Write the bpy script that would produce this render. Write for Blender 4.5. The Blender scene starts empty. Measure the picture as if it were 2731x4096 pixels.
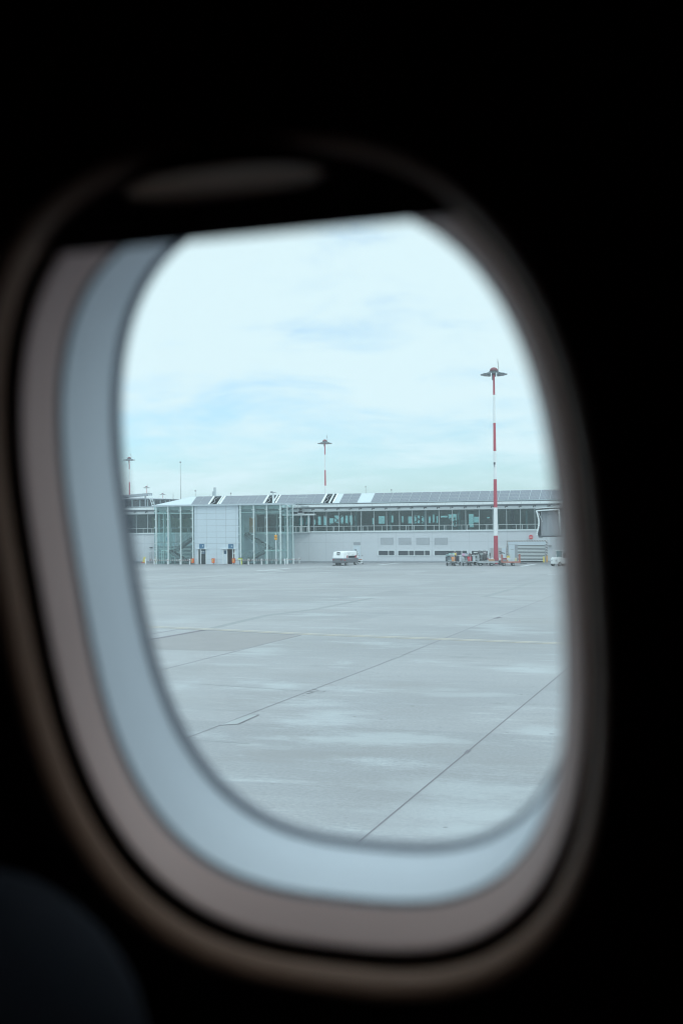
import bpy, bmesh, math, random
from mathutils import Vector, Matrix
random.seed(7)
rad = math.radians
scene = bpy.context.scene
COL = scene.collection

# ------------------------------------------------------------------ camera numbers (measured from the photograph, 2731 x 4096)
FPX, CX, CY = 4885.0, 1365.5, 2048.0
H = 5.19                                   # eye height above the apron
TH, PITCH, ROLL = rad(18.2), math.atan(55/4885), 0.0108
R0 = Vector((math.cos(TH), math.sin(TH), 0))
FW = Vector((-math.sin(TH)*math.cos(PITCH), math.cos(TH)*math.cos(PITCH), math.sin(PITCH)))
U0 = R0.cross(FW)
RT = R0*math.cos(ROLL) - U0*math.sin(ROLL)
UP = R0*math.sin(ROLL) + U0*math.cos(ROLL)
EYE = Vector((0, 0, H))

def ray(u, v): return RT*((u-CX)/FPX) - UP*((v-CY)/FPX) + FW
def FP(u, v, Y):                           # measured point -> (x, z) on the vertical plane at distance Y
    d = ray(u, v); t = Y/d.y
    return d.x*t, H + d.z*t
def GP(u, v):                              # measured point -> (x, y) on the apron
    d = ray(u, v); t = -H/d.z
    return d.x*t, d.y*t
def AT(u, v, depth):                       # measured point -> world point at a depth along the view axis
    return EYE + ray(u, v)*depth

# ------------------------------------------------------------------ materials
MATS = {}
def mat(name, col, rough=0.6, metal=0.0, var=0.06, scale=3.0, spec=0.5, bump=0.0):
    if name in MATS: return MATS[name]
    m = bpy.data.materials.new(name); m.use_nodes = True
    nt = m.node_tree; b = nt.nodes['Principled BSDF']
    b.inputs['Roughness'].default_value = rough
    b.inputs['Metallic'].default_value = metal
    b.inputs['Specular IOR Level'].default_value = spec
    tc = nt.nodes.new('ShaderNodeTexCoord')
    n = nt.nodes.new('ShaderNodeTexNoise'); n.inputs['Scale'].default_value = scale
    n.inputs['Detail'].default_value = 5
    nt.links.new(tc.outputs['Object'], n.inputs['Vector'])
    mx = nt.nodes.new('ShaderNodeMix'); mx.data_type = 'RGBA'
    mx.inputs[6].default_value = (*[c*(1-var) for c in col], 1)
    mx.inputs[7].default_value = (*[min(1, c*(1+var)) for c in col], 1)
    nt.links.new(n.outputs['Fac'], mx.inputs[0])
    nt.links.new(mx.outputs[2], b.inputs['Base Color'])
    if bump:
        bp = nt.nodes.new('ShaderNodeBump'); bp.inputs['Strength'].default_value = bump
        nt.links.new(n.outputs['Fac'], bp.inputs['Height']); nt.links.new(bp.outputs['Normal'], b.inputs['Normal'])
    MATS[name] = m
    return m

def glass(name, tint, refl=0.10, dust=0.0, rough=0.02, graze=.8):
    if name in MATS: return MATS[name]
    m = bpy.data.materials.new(name); m.use_nodes = True
    nt = m.node_tree; nt.nodes.clear()
    out = nt.nodes.new('ShaderNodeOutputMaterial')
    tr = nt.nodes.new('ShaderNodeBsdfTransparent'); tr.inputs[0].default_value = (*tint, 1)
    gl = nt.nodes.new('ShaderNodeBsdfGlossy'); gl.inputs['Roughness'].default_value = rough
    gl.inputs[0].default_value = (.85, .95, 1, 1)
    lw = nt.nodes.new('ShaderNodeLayerWeight'); lw.inputs[0].default_value = .25
    mr = nt.nodes.new('ShaderNodeMapRange'); mr.inputs[3].default_value = refl; mr.inputs[4].default_value = graze
    nt.links.new(lw.outputs['Fresnel'], mr.inputs[0])
    mx = nt.nodes.new('ShaderNodeMixShader')
    nt.links.new(mr.outputs[0], mx.inputs[0]); nt.links.new(tr.outputs[0], mx.inputs[1]); nt.links.new(gl.outputs[0], mx.inputs[2])
    last = mx
    if dust:
        tl = nt.nodes.new('ShaderNodeBsdfTranslucent'); tl.inputs[0].default_value = (.9, .93, .95, 1)
        m2 = nt.nodes.new('ShaderNodeMixShader'); m2.inputs[0].default_value = dust
        nt.links.new(mx.outputs[0], m2.inputs[1]); nt.links.new(tl.outputs[0], m2.inputs[2]); last = m2
    nt.links.new(last.outputs[0], out.inputs[0])
    MATS[name] = m
    return m

M = dict(
    panel=mat('white_panel', (.59, .675, .745), .45, var=.04, scale=.6),
    wall=mat('grey_cladding', (.60, .635, .68), .6, var=.05, scale=.5),
    seam=mat('panel_seam', (.33, .37, .40), .7),
    white=mat('white_metal', (.74, .80, .82), .4, var=.04),
    roofw=mat('white_roof_sheet', (.49, .57, .62), .35, var=.04, scale=.8),
    steel=mat('galvanised_steel', (.42, .47, .50), .45, .2),
    post=mat('pale_steel_post', (.66, .76, .77), .4, .1),
    dark=mat('dark_metal', (.06, .07, .085), .5),
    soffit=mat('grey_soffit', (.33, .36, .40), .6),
    tread=mat('stair_steel', (.17, .195, .205), .5),
    black=mat('black_rubber', (.02, .02, .024), .7),
    tyre=mat('tyre_rubber', (.03, .032, .036), .8),
    rim=mat('wheel_rim', (.5, .52, .54), .4, .3),
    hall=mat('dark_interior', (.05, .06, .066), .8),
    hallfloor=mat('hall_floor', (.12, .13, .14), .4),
    brown=mat('brown_reflection_and_door', (.66, .33, .15), .6, var=.15, scale=.4),  # brown of the painted reflection, also used on the upper door
    red=mat('mast_red_paint', (.45, .06, .095), .5, var=.1),
    mastw=mat('mast_white_paint', (.80, .84, .86), .5),
    signred=mat('sign_red', (.62, .03, .05), .4),
    blue=mat('sign_blue', (.055, .16, .28), .4, var=.03),
    navy=mat('sign_navy', (.02, .075, .14), .4),
    orange=mat('bin_orange', (.85, .16, .04), .45),
    yellow=mat('yellow_paint', (.80, .66, .14), .5),
    lime=mat('lime_yellow_paint', (.72, .78, .10), .5),
    amber=mat('amber_sign', (.85, .38, .02), .4),
    gpuw=mat('cart_white_paint', (.86, .90, .91), .3, var=.02),
    gpug=mat('cart_grey_paint', (.15, .16, .18), .5),
    rust=mat('rusty_red_paint', (.40, .15, .12), .7, var=.2, scale=6),
    deck=mat('weathered_deck', (.27, .25, .26), .8, var=.2, scale=5),
    maroon=mat('dark_maroon_glass', (.07, .025, .04), .25),
    yline=mat('yellow_road_paint', (.50, .44, .37), .7, var=.18, scale=9),
    wline=mat('white_road_paint', (.62, .66, .68), .7, var=.10, scale=4),
    tar=mat('joint_tar', (.14, .13, .15), .8, var=.2, scale=3),
    skid=mat('rubber_streak', (.245, .258, .27), .8, var=.12, scale=1.2),
    trim=mat('window_trim_plastic', (.95, .67, .62), .5, var=.02),
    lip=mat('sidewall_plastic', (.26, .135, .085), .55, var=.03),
    frame=mat('window_frame_paint', (.85, .90, 1.0), .5, var=.02),
    gasket=mat('grey_gasket', (.17, .18, .23), .7),
    shade=mat('shade_plastic', (.20, .18, .18), .6, var=.02),
    lining=mat('cabin_lining', (.40, .27, .50), .8),
    seat=mat('navy_seat_fabric', (.007, .0075, .012), .95, spec=.1, var=.15, scale=40),
    seatred=mat('red_seat_fabric', (.06, .014, .012), .9, var=.15, scale=40),
    skin=mat('skin', (.42, .26, .19), .6), hair=mat('dark_hair', (.03, .025, .02), .6),
)
def glossy(name, col, rough, spec=.5):
    return mat(name, col, rough, spec=spec)

def solar_material():
    m = bpy.data.materials.new('solar_cells'); m.use_nodes = True
    nt = m.node_tree; b = nt.nodes['Principled BSDF']
    tc = nt.nodes.new('ShaderNodeTexCoord')
    br = nt.nodes.new('ShaderNodeTexBrick')
    br.offset = 0.0; br.inputs['Scale'].default_value = 1.0
    br.inputs['Color1'].default_value = (.105, .125, .165, 1); br.inputs['Color2'].default_value = (.125, .145, .185, 1)
    br.inputs['Mortar'].default_value = (.22, .25, .29, 1)
    br.inputs['Mortar Size'].default_value = .016
    br.inputs['Brick Width'].default_value = .2; br.inputs['Row Height'].default_value = .2
    nt.links.new(tc.outputs['UV'], br.inputs['Vector'])
    nt.links.new(br.outputs['Color'], b.inputs['Base Color'])
    b.inputs['Roughness'].default_value = .3; b.inputs['Specular IOR Level'].default_value = .4
    return m
M['solar'] = solar_material()

def hazard_material():
    m = bpy.data.materials.new('hazard_stripes'); m.use_nodes = True
    nt = m.node_tree; b = nt.nodes['Principled BSDF']
    tc = nt.nodes.new('ShaderNodeTexCoord')
    sx = nt.nodes.new('ShaderNodeSeparateXYZ'); nt.links.new(tc.outputs['Object'], sx.inputs[0])
    ad = nt.nodes.new('ShaderNodeMath'); ad.operation = 'ADD'
    nt.links.new(sx.outputs[0], ad.inputs[0]); nt.links.new(sx.outputs[2], ad.inputs[1])
    mu = nt.nodes.new('ShaderNodeMath'); mu.operation = 'MULTIPLY'; mu.inputs[1].default_value = 2.9
    nt.links.new(ad.outputs[0], mu.inputs[0])
    fr = nt.nodes.new('ShaderNodeMath'); fr.operation = 'FRACT'; nt.links.new(mu.outputs[0], fr.inputs[0])
    gt = nt.nodes.new('ShaderNodeMath'); gt.operation = 'GREATER_THAN'; gt.inputs[1].default_value = .45
    nt.links.new(fr.outputs[0], gt.inputs[0])
    mx = nt.nodes.new('ShaderNodeMix'); mx.data_type = 'RGBA'
    mx.inputs[6].default_value = (.80, .76, .75, 1); mx.inputs[7].default_value = (.04, .045, .06, 1)
    nt.links.new(gt.outputs[0], mx.inputs[0]); nt.links.new(mx.outputs[2], b.inputs['Base Color'])
    return m
M['hazard'] = hazard_material()

def band_material(name, freq, c1, c2, axis=0):
    m = bpy.data.materials.new(name); m.use_nodes = True
    nt = m.node_tree; b = nt.nodes['Principled BSDF']
    tc = nt.nodes.new('ShaderNodeTexCoord')
    sx = nt.nodes.new('ShaderNodeSeparateXYZ'); nt.links.new(tc.outputs['Object'], sx.inputs[0])
    mu = nt.nodes.new('ShaderNodeMath'); mu.operation = 'MULTIPLY'; mu.inputs[1].default_value = freq
    nt.links.new(sx.outputs[axis], mu.inputs[0])
    fr = nt.nodes.new('ShaderNodeMath'); fr.operation = 'FRACT'; nt.links.new(mu.outputs[0], fr.inputs[0])
    gt = nt.nodes.new('ShaderNodeMath'); gt.operation = 'GREATER_THAN'; gt.inputs[1].default_value = .5
    nt.links.new(fr.outputs[0], gt.inputs[0])
    mx = nt.nodes.new('ShaderNodeMix'); mx.data_type = 'RGBA'
    mx.inputs[6].default_value = (*c1, 1); mx.inputs[7].default_value = (*c2, 1)
    nt.links.new(gt.outputs[0], mx.inputs[0]); nt.links.new(mx.outputs[2], b.inputs['Base Color'])
    return m
M['redwhite'] = band_material('red_white_bands', 3.0, (.22, .07, .08), (.62, .64, .64))
M['boardrw'] = band_material('red_white_board', .72, (.36, .10, .13), (.80, .83, .84))

M['gtower'] = glass('stairwell_glass', (.88, .965, .955), .035, graze=.4)
M['ghall'] = glass('hall_glass', (.50, .70, .71), .045)
M['gvent'] = mat('dark_window_glass', (.055, .065, .08), .12, spec=.6)
M['gcabin'] = glass('cabin_pane', (.98, .99, .995), .015, dust=.012, graze=.25)

# ------------------------------------------------------------------ mesh builder
class MB:
    def __init__(s): s.v = []; s.f = []; s.mi = []; s.uv = {}; s.m = 0
    def face(s, pts, uv=None):
        i = len(s.v); s.v += [Vector(p) for p in pts]
        if uv: s.uv[len(s.f)] = uv
        s.f.append(list(range(i, i+len(pts)))); s.mi.append(s.m)
        return s
    def hexa(s, p):                        # 8 corners: bottom 0-3, top 4-7
        i = len(s.v); s.v += [Vector(q) for q in p]
        for q in ((0,3,2,1),(4,5,6,7),(0,1,5,4),(1,2,6,5),(2,3,7,6),(3,0,4,7)):
            s.f.append([i+k for k in q]); s.mi.append(s.m)
        return s
    def box(s, x0, x1, y0, y1, z0, z1):
        return s.hexa([(x0,y0,z0),(x1,y0,z0),(x1,y1,z0),(x0,y1,z0),(x0,y0,z1),(x1,y0,z1),(x1,y1,z1),(x0,y1,z1)])
    def tube(s, a, b, r0, r1=None, n=10, caps=True):
        a, b = Vector(a), Vector(b); r1 = r0 if r1 is None else r1
        d = (b-a).normalized(); x = d.orthogonal().normalized(); y = d.cross(x); i = len(s.v)
        for c, r in ((a, r0), (b, r1)):
            for k in range(n):
                t = 2*math.pi*k/n; s.v.append(c + x*(r*math.cos(t)) + y*(r*math.sin(t)))
        for k in range(n):
            s.f.append([i+k, i+(k+1)%n, i+n+(k+1)%n, i+n+k]); s.mi.append(s.m)
        if caps:
            s.f.append([i+n-1-k for k in range(n)]); s.mi.append(s.m)
            s.f.append([i+n+k for k in range(n)]); s.mi.append(s.m)
        return s
    def path(s, pts, r, n=6):
        for a, b in zip(pts[:-1], pts[1:]): s.tube(a, b, r, n=n)
        return s
    def bar(s, a, b, w, h):                # rectangular bar from a to b
        a, b = Vector(a), Vector(b); d = (b-a).normalized()
        x = d.cross(Vector((0,0,1)))
        x = Vector((1,0,0)) if x.length < 1e-4 else x.normalized()
        y = x.cross(d)
        c = [(-w/2,-h/2),(w/2,-h/2),(w/2,h/2),(-w/2,h/2)]
        p = [a+x*i+y*j for i, j in c] + [b+x*i+y*j for i, j in c]
        return s.hexa(p)
    def lathe(s, prof, n=24, c=(0,0,0)):   # profile (r, z)
        i = len(s.v); c = Vector(c)
        for r, z in prof:
            for k in range(n):
                t = 2*math.pi*k/n; s.v.append(c+Vector((r*math.cos(t), r*math.sin(t), z)))
        for j in range(len(prof)-1):
            for k in range(n):
                s.f.append([i+j*n+k, i+j*n+(k+1)%n, i+(j+1)*n+(k+1)%n, i+(j+1)*n+k]); s.mi.append(s.m)
        s.f.append([i+n-1-k for k in range(n)]); s.mi.append(s.m)
        q = i+(len(prof)-1)*n
        s.f.append([q+k for k in range(n)]); s.mi.append(s.m)
        return s
    def prism(s, poly, y0, y1):            # poly in (x, z), swept along y
        n = len(poly); i = len(s.v)
        s.v += [Vector((x, y0, z)) for x, z in poly] + [Vector((x, y1, z)) for x, z in poly]
        s.f.append(list(range(i, i+n))); s.mi.append(s.m)
        s.f.append([i+2*n-1-k for k in range(n)]); s.mi.append(s.m)
        for k in range(n):
            s.f.append([i+k, i+n+k, i+n+(k+1)%n, i+(k+1)%n]); s.mi.append(s.m)
        return s
    def build(s, name, mats, parent=None, org=None, smooth=False, bevel=0, seg=2, sub=0):
        me = bpy.data.meshes.new(name)
        o = Vector(org) if org is not None else Vector((0,0,0))
        me.from_pydata([tuple(p-o) for p in s.v], [], s.f)
        if not isinstance(mats, (list, tuple)): mats = [mats]
        for m in mats: me.materials.append(m)
        me.polygons.foreach_set('material_index', s.mi)
        if s.uv:
            L = me.uv_layers.new(name='UVMap')
            for fi, uvs in s.uv.items():
                for li, q in zip(me.polygons[fi].loop_indices, uvs): L.data[li].uv = q
        bm = bmesh.new(); bm.from_mesh(me)
        bmesh.ops.recalc_face_normals(bm, faces=bm.faces[:])
        bm.to_mesh(me); bm.free()
        if smooth:
            me.polygons.foreach_set('use_smooth', [True]*len(me.polygons))
        ob = bpy.data.objects.new(name, me); COL.objects.link(ob)
        if parent is not None: ob.parent = parent
        elif org is not None: ob.location = o
        if bevel:
            md = ob.modifiers.new('bevel', 'BEVEL'); md.width = bevel; md.segments = seg; md.limit_method = 'ANGLE'
        if sub:
            md = ob.modifiers.new('sub', 'SUBSURF'); md.levels = sub; md.render_levels = sub
        return ob

def tag(o, label=None, cat=None, group=None, kind=None):
    if label: o['label'] = label
    if cat: o['category'] = cat
    if group: o['group'] = group
    if kind: o['kind'] = kind
    return o
def thing(name, label, cat, loc=(0,0,0), rz=0, group=None):
    o = bpy.data.objects.new(name, None); COL.objects.link(o)
    o.location = loc; o.rotation_euler = (0, 0, rz); o.empty_display_size = .2
    return tag(o, label, cat, group)
def dup(o, parent=None):
    c = o.copy(); COL.objects.link(c)
    if parent is not None: c.parent = parent
    for ch in list(o.children): dup(ch, c)
    return c
def text(s, size, m, parent, loc, rot, name='lettering'):
    cu = bpy.data.curves.new(name, 'FONT'); cu.body = s; cu.size = size; cu.align_x = 'CENTER'; cu.align_y = 'CENTER'
    cu.extrude = .004; cu.materials.append(m)
    tmp = bpy.data.objects.new('tmp_text', cu); COL.objects.link(tmp)
    dg = bpy.context.evaluated_depsgraph_get()
    me = bpy.data.meshes.new_from_object(tmp.evaluated_get(dg)); bpy.data.objects.remove(tmp)
    o = bpy.data.objects.new(name, me); COL.objects.link(o); o.parent = parent; o.location = loc; o.rotation_euler = rot
    return o

# ------------------------------------------------------------------ planes of the terminal
Y0 = GP(1685, 2249.8)[1]                    # main facade
YB = GP(850, 2256.8)[1]                     # front of the stair block
def X0(u, v=2150): return FP(u, v, Y0)[0]
def Z0(u, v): return FP(u, v, Y0)[1]
SILL = Z0(1685, 2123.2); WTOP = Z0(1685, 2039.6); RAIL = Z0(1600, 2102.5); SEAMZ = Z0(1600, 2167.4)
print('Y0', Y0, 'YB', YB, 'sill', SILL, 'wtop', WTOP, 'rail', RAIL)

# ================================================================== SETTING
JX = GP(1872, 3004)[0]; JW = abs(JX-GP(1504, 2663.6)[0])
print('joint spacing', JW)
def apron_material():
    m = bpy.data.materials.new('apron_concrete'); m.use_nodes = True
    nt = m.node_tree; N = nt.nodes; L = nt.links; b = N['Principled BSDF']
    tc = N.new('ShaderNodeTexCoord')
    def noise(sc, det, mp=None, rough=.55):
        n = N.new('ShaderNodeTexNoise'); n.inputs['Scale'].default_value = sc; n.inputs['Detail'].default_value = det
        n.inputs['Roughness'].default_value = rough
        if mp:
            mm = N.new('ShaderNodeMapping'); mm.inputs['Scale'].default_value = mp
            mm.inputs['Rotation'].default_value = (0, 0, rad(-3))
            L.new(tc.outputs['Object'], mm.inputs[0]); L.new(mm.outputs[0], n.inputs['Vector'])
        else: L.new(tc.outputs['Object'], n.inputs['Vector'])
        return n
    def ramp(src, p0, p1, c0, c1):
        r = N.new('ShaderNodeValToRGB'); e = r.color_ramp.elements
        e[0].position = p0; e[1].position = p1; e[0].color = (*c0, 1); e[1].color = (*c1, 1)
        L.new(src, r.inputs[0]); return r
    def mix(fac, a, c, mode='MIX'):
        x = N.new('ShaderNodeMix'); x.data_type = 'RGBA'; x.blend_type = mode
        if isinstance(fac, float): x.inputs[0].default_value = fac
        else: L.new(fac, x.inputs[0])
        L.new(a, x.inputs[6])
        if isinstance(c, tuple): x.inputs[7].default_value = (*c, 1)
        else: L.new(c, x.inputs[7])
        return x.outputs[2]
    big = noise(.06, 6, None, .62)
    base = ramp(big.outputs['Fac'], .32, .68, (.262, .272, .296), (.330, .336, .356)).outputs[0]
    # slabs of slightly different pour, aligned with the joints
    mp_ = N.new('ShaderNodeMapping'); mp_.inputs['Location'].default_value = (-JX, 2.0, 0); L.new(tc.outputs['Object'], mp_.inputs[0])
    br = N.new('ShaderNodeTexBrick'); br.offset = .0; br.inputs['Scale'].default_value = 1
    br.inputs['Brick Width'].default_value = JW; br.inputs['Row Height'].default_value = 8.0
    br.inputs['Mortar Size'].default_value = 0; br.inputs['Bias'].default_value = 0
    br.inputs['Color1'].default_value = (.71, .70, .695, 1); br.inputs['Color2'].default_value = (.91, .895, .885, 1)
    L.new(mp_.outputs[0], br.inputs['Vector'])
    base = mix(.75, base, br.outputs['Color'], 'MULTIPLY')
    gr = noise(2.2, 8, (.8, 1.2, 1), .75)
    def patchy(sc, mp, lo, hi, amount, col):
        nonlocal base
        n = noise(sc, 7, mp, .62)
        a = N.new('ShaderNodeMath'); a.operation = 'MULTIPLY_ADD'; a.inputs[1].default_value = .32; L.new(gr.outputs['Fac'], a.inputs[0]); L.new(n.outputs['Fac'], a.inputs[2])
        base = mix(ramp(a.outputs[0], lo, hi, (0,0,0), (amount,)*3).outputs[0], base, col)
        return n
    patchy(.30, (.5, 1.2, 1), .72, .86, .6, (.385, .415, .44))
    patchy(.9, (.28, 1.5, 1), .74, .88, .5, (.38, .405, .43))
    st = patchy(.22, (.5, 1.1, 1), .70, .84, .6, (.205, .203, .212))
    patchy(.7, (.25, 1.4, 1), .73, .86, .5, (.20, .198, .208))
    fine = noise(11, 6, None, .75)
    base = mix(.8, base, ramp(fine.outputs['Fac'], .33, .67, (.74,.74,.74), (1.22,1.22,1.22)).outputs[0], 'MULTIPLY')
    def blob(u0, v0, u1, v1, amount, col):
        nonlocal base
        c = Vector(GP((u0+u1)/2, (v0+v1)/2)); rx = (Vector(GP(u1, (v0+v1)/2))-Vector(GP(u0, (v0+v1)/2))).length/2
        ry = (Vector(GP((u0+u1)/2, v0))-Vector(GP((u0+u1)/2, v1))).length/2
        m1 = N.new('ShaderNodeMapping'); m1.vector_type = 'TEXTURE'
        m1.inputs['Location'].default_value = (c.x, c.y, 0); m1.inputs['Rotation'].default_value = (0, 0, TH); m1.inputs['Scale'].default_value = (rx, ry, 1)
        L.new(tc.outputs['Object'], m1.inputs[0])
        ln = N.new('ShaderNodeVectorMath'); ln.operation = 'LENGTH'; L.new(m1.outputs[0], ln.inputs[0])
        a = N.new('ShaderNodeMath'); a.operation = 'MULTIPLY_ADD'; a.inputs[1].default_value = 2.2; L.new(gr.outputs['Fac'], a.inputs[0]); L.new(ln.outputs[1], a.inputs[2])
        a2 = N.new('ShaderNodeMath'); a2.operation = 'MULTIPLY_ADD'; a2.inputs[1].default_value = 3.4; L.new(mid.outputs['Fac'], a2.inputs[0]); L.new(a.outputs[0], a2.inputs[2])
        base = mix(smooth(a2.outputs[0], 2.8+.10, 2.8+1.15, amount*.72), base, col)
    mid = noise(.55, 6, (.42, 1.5, 1), .6)
    def smooth(src, e0, e1, amount):
        m = N.new('ShaderNodeMapRange'); m.interpolation_type = 'SMOOTHSTEP'
        m.inputs[1].default_value = e0; m.inputs[2].default_value = e1; m.inputs[3].default_value = amount; m.inputs[4].default_value = 0
        L.new(src, m.inputs[0]); return m.outputs[0]
    PALE, DRK = (.375, .405, .43), (.205, .20, .208)
    for q in ((1140,2815,1470,2915,.8,PALE),(1100,2915,1860,3000,.75,PALE),(2040,2905,2290,2975,.7,PALE),(1560,3060,2330,3420,.62,PALE),
              (600,2715,840,2770,.7,PALE),(1010,2735,1220,2760,.7,PALE),(930,2575,1160,2632,.6,PALE),(1620,2768,2060,2792,.8,PALE),(1320,2632,1430,2668,.6,PALE),
              (1870,2490,2110,2540,.6,PALE),(2000,2645,2250,2700,.5,PALE),(700,3060,1000,3200,.4,PALE),(620,2450,900,2500,.4,PALE),(1000,2400,1500,2440,.4,PALE),
              (700,2985,1880,3050,.8,DRK),(1450,2680,2010,2900,.45,DRK),(760,2775,1200,2850,.6,DRK),(1680,2555,2260,2605,.6,DRK),(1300,3040,1720,3300,.35,DRK),
              (1000,2690,1500,2720,.45,DRK),(600,2640,860,2700,.35,DRK),(1750,3020,2260,3085,.55,DRK),(900,2340,1500,2380,.35,DRK),(640,2390,1000,2430,.35,DRK)): blob(*q)
    # little pits and oil drops
    vo = N.new('ShaderNodeTexVoronoi'); vo.inputs['Scale'].default_value = 1.1
    L.new(tc.outputs['Object'], vo.inputs['Vector'])
    sz = N.new('ShaderNodeSeparateColor'); L.new(vo.outputs['Color'], sz.inputs[0])
    th = N.new('ShaderNodeMath'); th.operation = 'MULTIPLY'; th.inputs[1].default_value = .085; L.new(sz.outputs[0], th.inputs[0])
    lt = N.new('ShaderNodeMath'); lt.operation = 'LESS_THAN'; L.new(vo.outputs['Distance'], lt.inputs[0]); L.new(th.outputs[0], lt.inputs[1])
    base = mix(lt.outputs[0], base, (.17, .17, .18))
    # oil patches
    oi = noise(.11, 3, (.6, 1.6, 1)); oj = noise(1.6, 6, (.5, 1.6, 1), .7)
    mm = N.new('ShaderNodeMath'); mm.operation = 'MULTIPLY'
    L.new(ramp(oi.outputs['Fac'], .63, .70, (0,0,0), (1,1,1)).outputs[0], mm.inputs[0])
    L.new(ramp(oj.outputs['Fac'], .50, .62, (0,0,0), (.7,.7,.7)).outputs[0], mm.inputs[1])
    base = mix(mm.outputs[0], base, (.22, .205, .21))
    L.new(base, b.inputs['Base Color'])
    rr = ramp(st.outputs['Fac'], .4, .7, (.62,.62,.62), (.48,.48,.48)); L.new(rr.outputs[0], b.inputs['Roughness'])
    b.inputs['Specular IOR Level'].default_value = .35
    bp = N.new('ShaderNodeBump'); bp.inputs['Strength'].default_value = .25; bp.inputs['Distance'].default_value = .02
    L.new(fine.outputs['Fac'], bp.inputs['Height']); L.new(bp.outputs['Normal'], b.inputs['Normal'])
    return m
g = MB(); g.face([(-1450,-280,0),(1450,-280,0),(1450,1450,0),(-1450,1450,0)])
tag(g.build('apron', apron_material()), kind='structure', label='pale grey concrete airport apron')

def strip(pts, w, name, m, z=.004, label=None, parent=None, px=True):
    """a flat painted or tarred line on the apron through measured points"""
    P = [Vector((*GP(*p), z)) if px else Vector((p[0], p[1], z)) for p in pts]
    b = MB()
    side = []
    for i, p in enumerate(P):
        d = (P[min(i+1, len(P)-1)] - P[max(i-1, 0)]).normalized()
        side.append(Vector((-d.y, d.x, 0)) * w/2)
    for i in range(len(P)-1):
        b.face([P[i]-side[i], P[i+1]-side[i+1], P[i+1]+side[i+1], P[i]+side[i]])
    return tag(b.build(name, m), kind='structure', label=label)

def wobble(pts, n=14, amp=.02):
    out = []
    for (a, b) in zip(pts[:-1], pts[1:]):
        for k in range(n): out.append((a[0]+(b[0]-a[0])*k/n, a[1]+(b[1]-a[1])*k/n))
    out.append(pts[-1]); return out
strip([(640,2994),(891,2897),(1238,2763.5),(1504,2663.6),(1769,2557),(1981,2472),(2112,2421),(2290,2350)], .04, 'apron_joint', M['tar'])
strip([(1380,3413),(1450,3355),(1872,3004),(2230,2705),(2330,2622)], .04, 'apron_joint', M['tar'])
strip([(560,2701),(662,2676),(840,2631),(1203,2541)], .05, 'apron_joint', M['tar'])
strip([(1754,2406),(1885,2371),(2012,2339),(2076,2323)], .06, 'apron_joint', M['skid'])
strip([(560,2565),(640,2552),(780,2527),(815,2521)], .34, 'apron_joint', M['tar'])
strip([(815,2521),(1060,2463),(1260,2437),(1490,2392)], .5, 'tyre_streak', M['skid'])
strip([(591,2539),(712,2518),(830,2522),(1010,2531),(1204,2541)], .09, 'apron_joint', M['tar'])
strip([(800,2736),(1230,2765)], .035, 'apron_joint', M['skid'])
strip([(700,2955),(1000,2975)], .03, 'apron_joint', M['skid'])
strip([(1960,2813),(2300,2824)], .03, 'apron_joint', M['skid'])
strip([(540,2341),(700,2325),(900,2304),(1100,2287)], .45, 'tyre_streak', M['skid'])
strip([(1935,2387),(2060,2352),(2100,2337),(2170,2320)], .55, 'tyre_streak', M['skid'])
strip([(1940,2387),(2080,2402),(2280,2405)], .3, 'tyre_streak', M['skid'])
# double yellow guide line and white lines
def guide(off, name, m, w, pts):
    P = [GP(*p) for p in pts]; d = Vector((P[-1][0]-P[0][0], P[-1][1]-P[0][1])).normalized()
    n = Vector((-d.y, d.x))
    return strip([(p[0]+n.x*off, p[1]+n.y*off) for p in P], w, name, m, z=.008, px=False)
YL = [(480,2501),(600,2507),(930,2521.5),(1260,2538),(1750,2556),(2290,2576)]
guide(.26, 'yellow_guide_line', M['yline'], .15, YL); guide(-.26, 'yellow_guide_line', M['yline'], .15, YL)
guide(0, 'guide_line_band', M['skid'], .33, YL)
strip([(520,2362.5),(900,2359),(1300,2355.7),(1760,2350),(2300,2343)], .10, 'white_apron_line', M['wline'], z=.008)
strip([(560,2321),(800,2308),(1032,2295),(1160,2284)], .16, 'white_apron_line', M['wline'], z=.008)
strip([(1027,2283.5),(1159,2273)], .45, 'white_apron_line', M['wline'], z=.008)
strip([(1060,2283),(1130,2284)], .6, 'white_apron_line', M['wline'], z=.012)
strip([(1515,2260),(1600,2251.8)], .5, 'white_apron_line', M['wline'], z=.008)
strip([(1600,2261),(1790,2262.5),(2090,2263)], .25, 'white_apron_line', M['wline'], z=.008)
strip([(2083,2266),(2142,2256)], .5, 'white_apron_line', M['wline'], z=.012)
strip([(2190,2299),(2300,2300)], .5, 'white_apron_line', M['wline'], z=.008)
strip([(1160,2273),(1330,2266)], .2, 'white_apron_line', M['wline'], z=.012)
def patch(pts, name, m, z=.004):
    b = MB(); b.face([(*GP(*p), z) for p in pts]); return tag(b.build(name, m), kind='structure')
M['slab'] = mat('older_concrete_slab', (.226, .219, .227), .7, var=.10, scale=.7)
M['slab2'] = mat('repair_mortar', (.28, .30, .315), .7, var=.06, scale=2)
patch([(540,2580),(640,2554),(815,2524),(1204,2543),(930,2605),(700,2600),(560,2596)], 'apron_slab', M['slab'], .002)
patch([(880,2901),(953,2896),(1035,2860),(1000,2858)], 'apron_slab', M['slab2'], .006)
strip([(880,2901.5),(953,2897),(1036,2860)], .05, 'apron_joint', M['tar'], z=.010)
strip([(1036,2860),(998,2857)], .03, 'apron_joint', M['tar'], z=.010)
strip([(1232,2766),(1290,2769),(1302,2764)], .05, 'apron_joint', M['tar'], z=.008)
strip([(1228,2775),(1252,2770)], .08, 'apron_joint', M['tar'], z=.008)
strip([(1250,2756),(1272,2762)], .05, 'apron_joint', M['tar'], z=.008)
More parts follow.
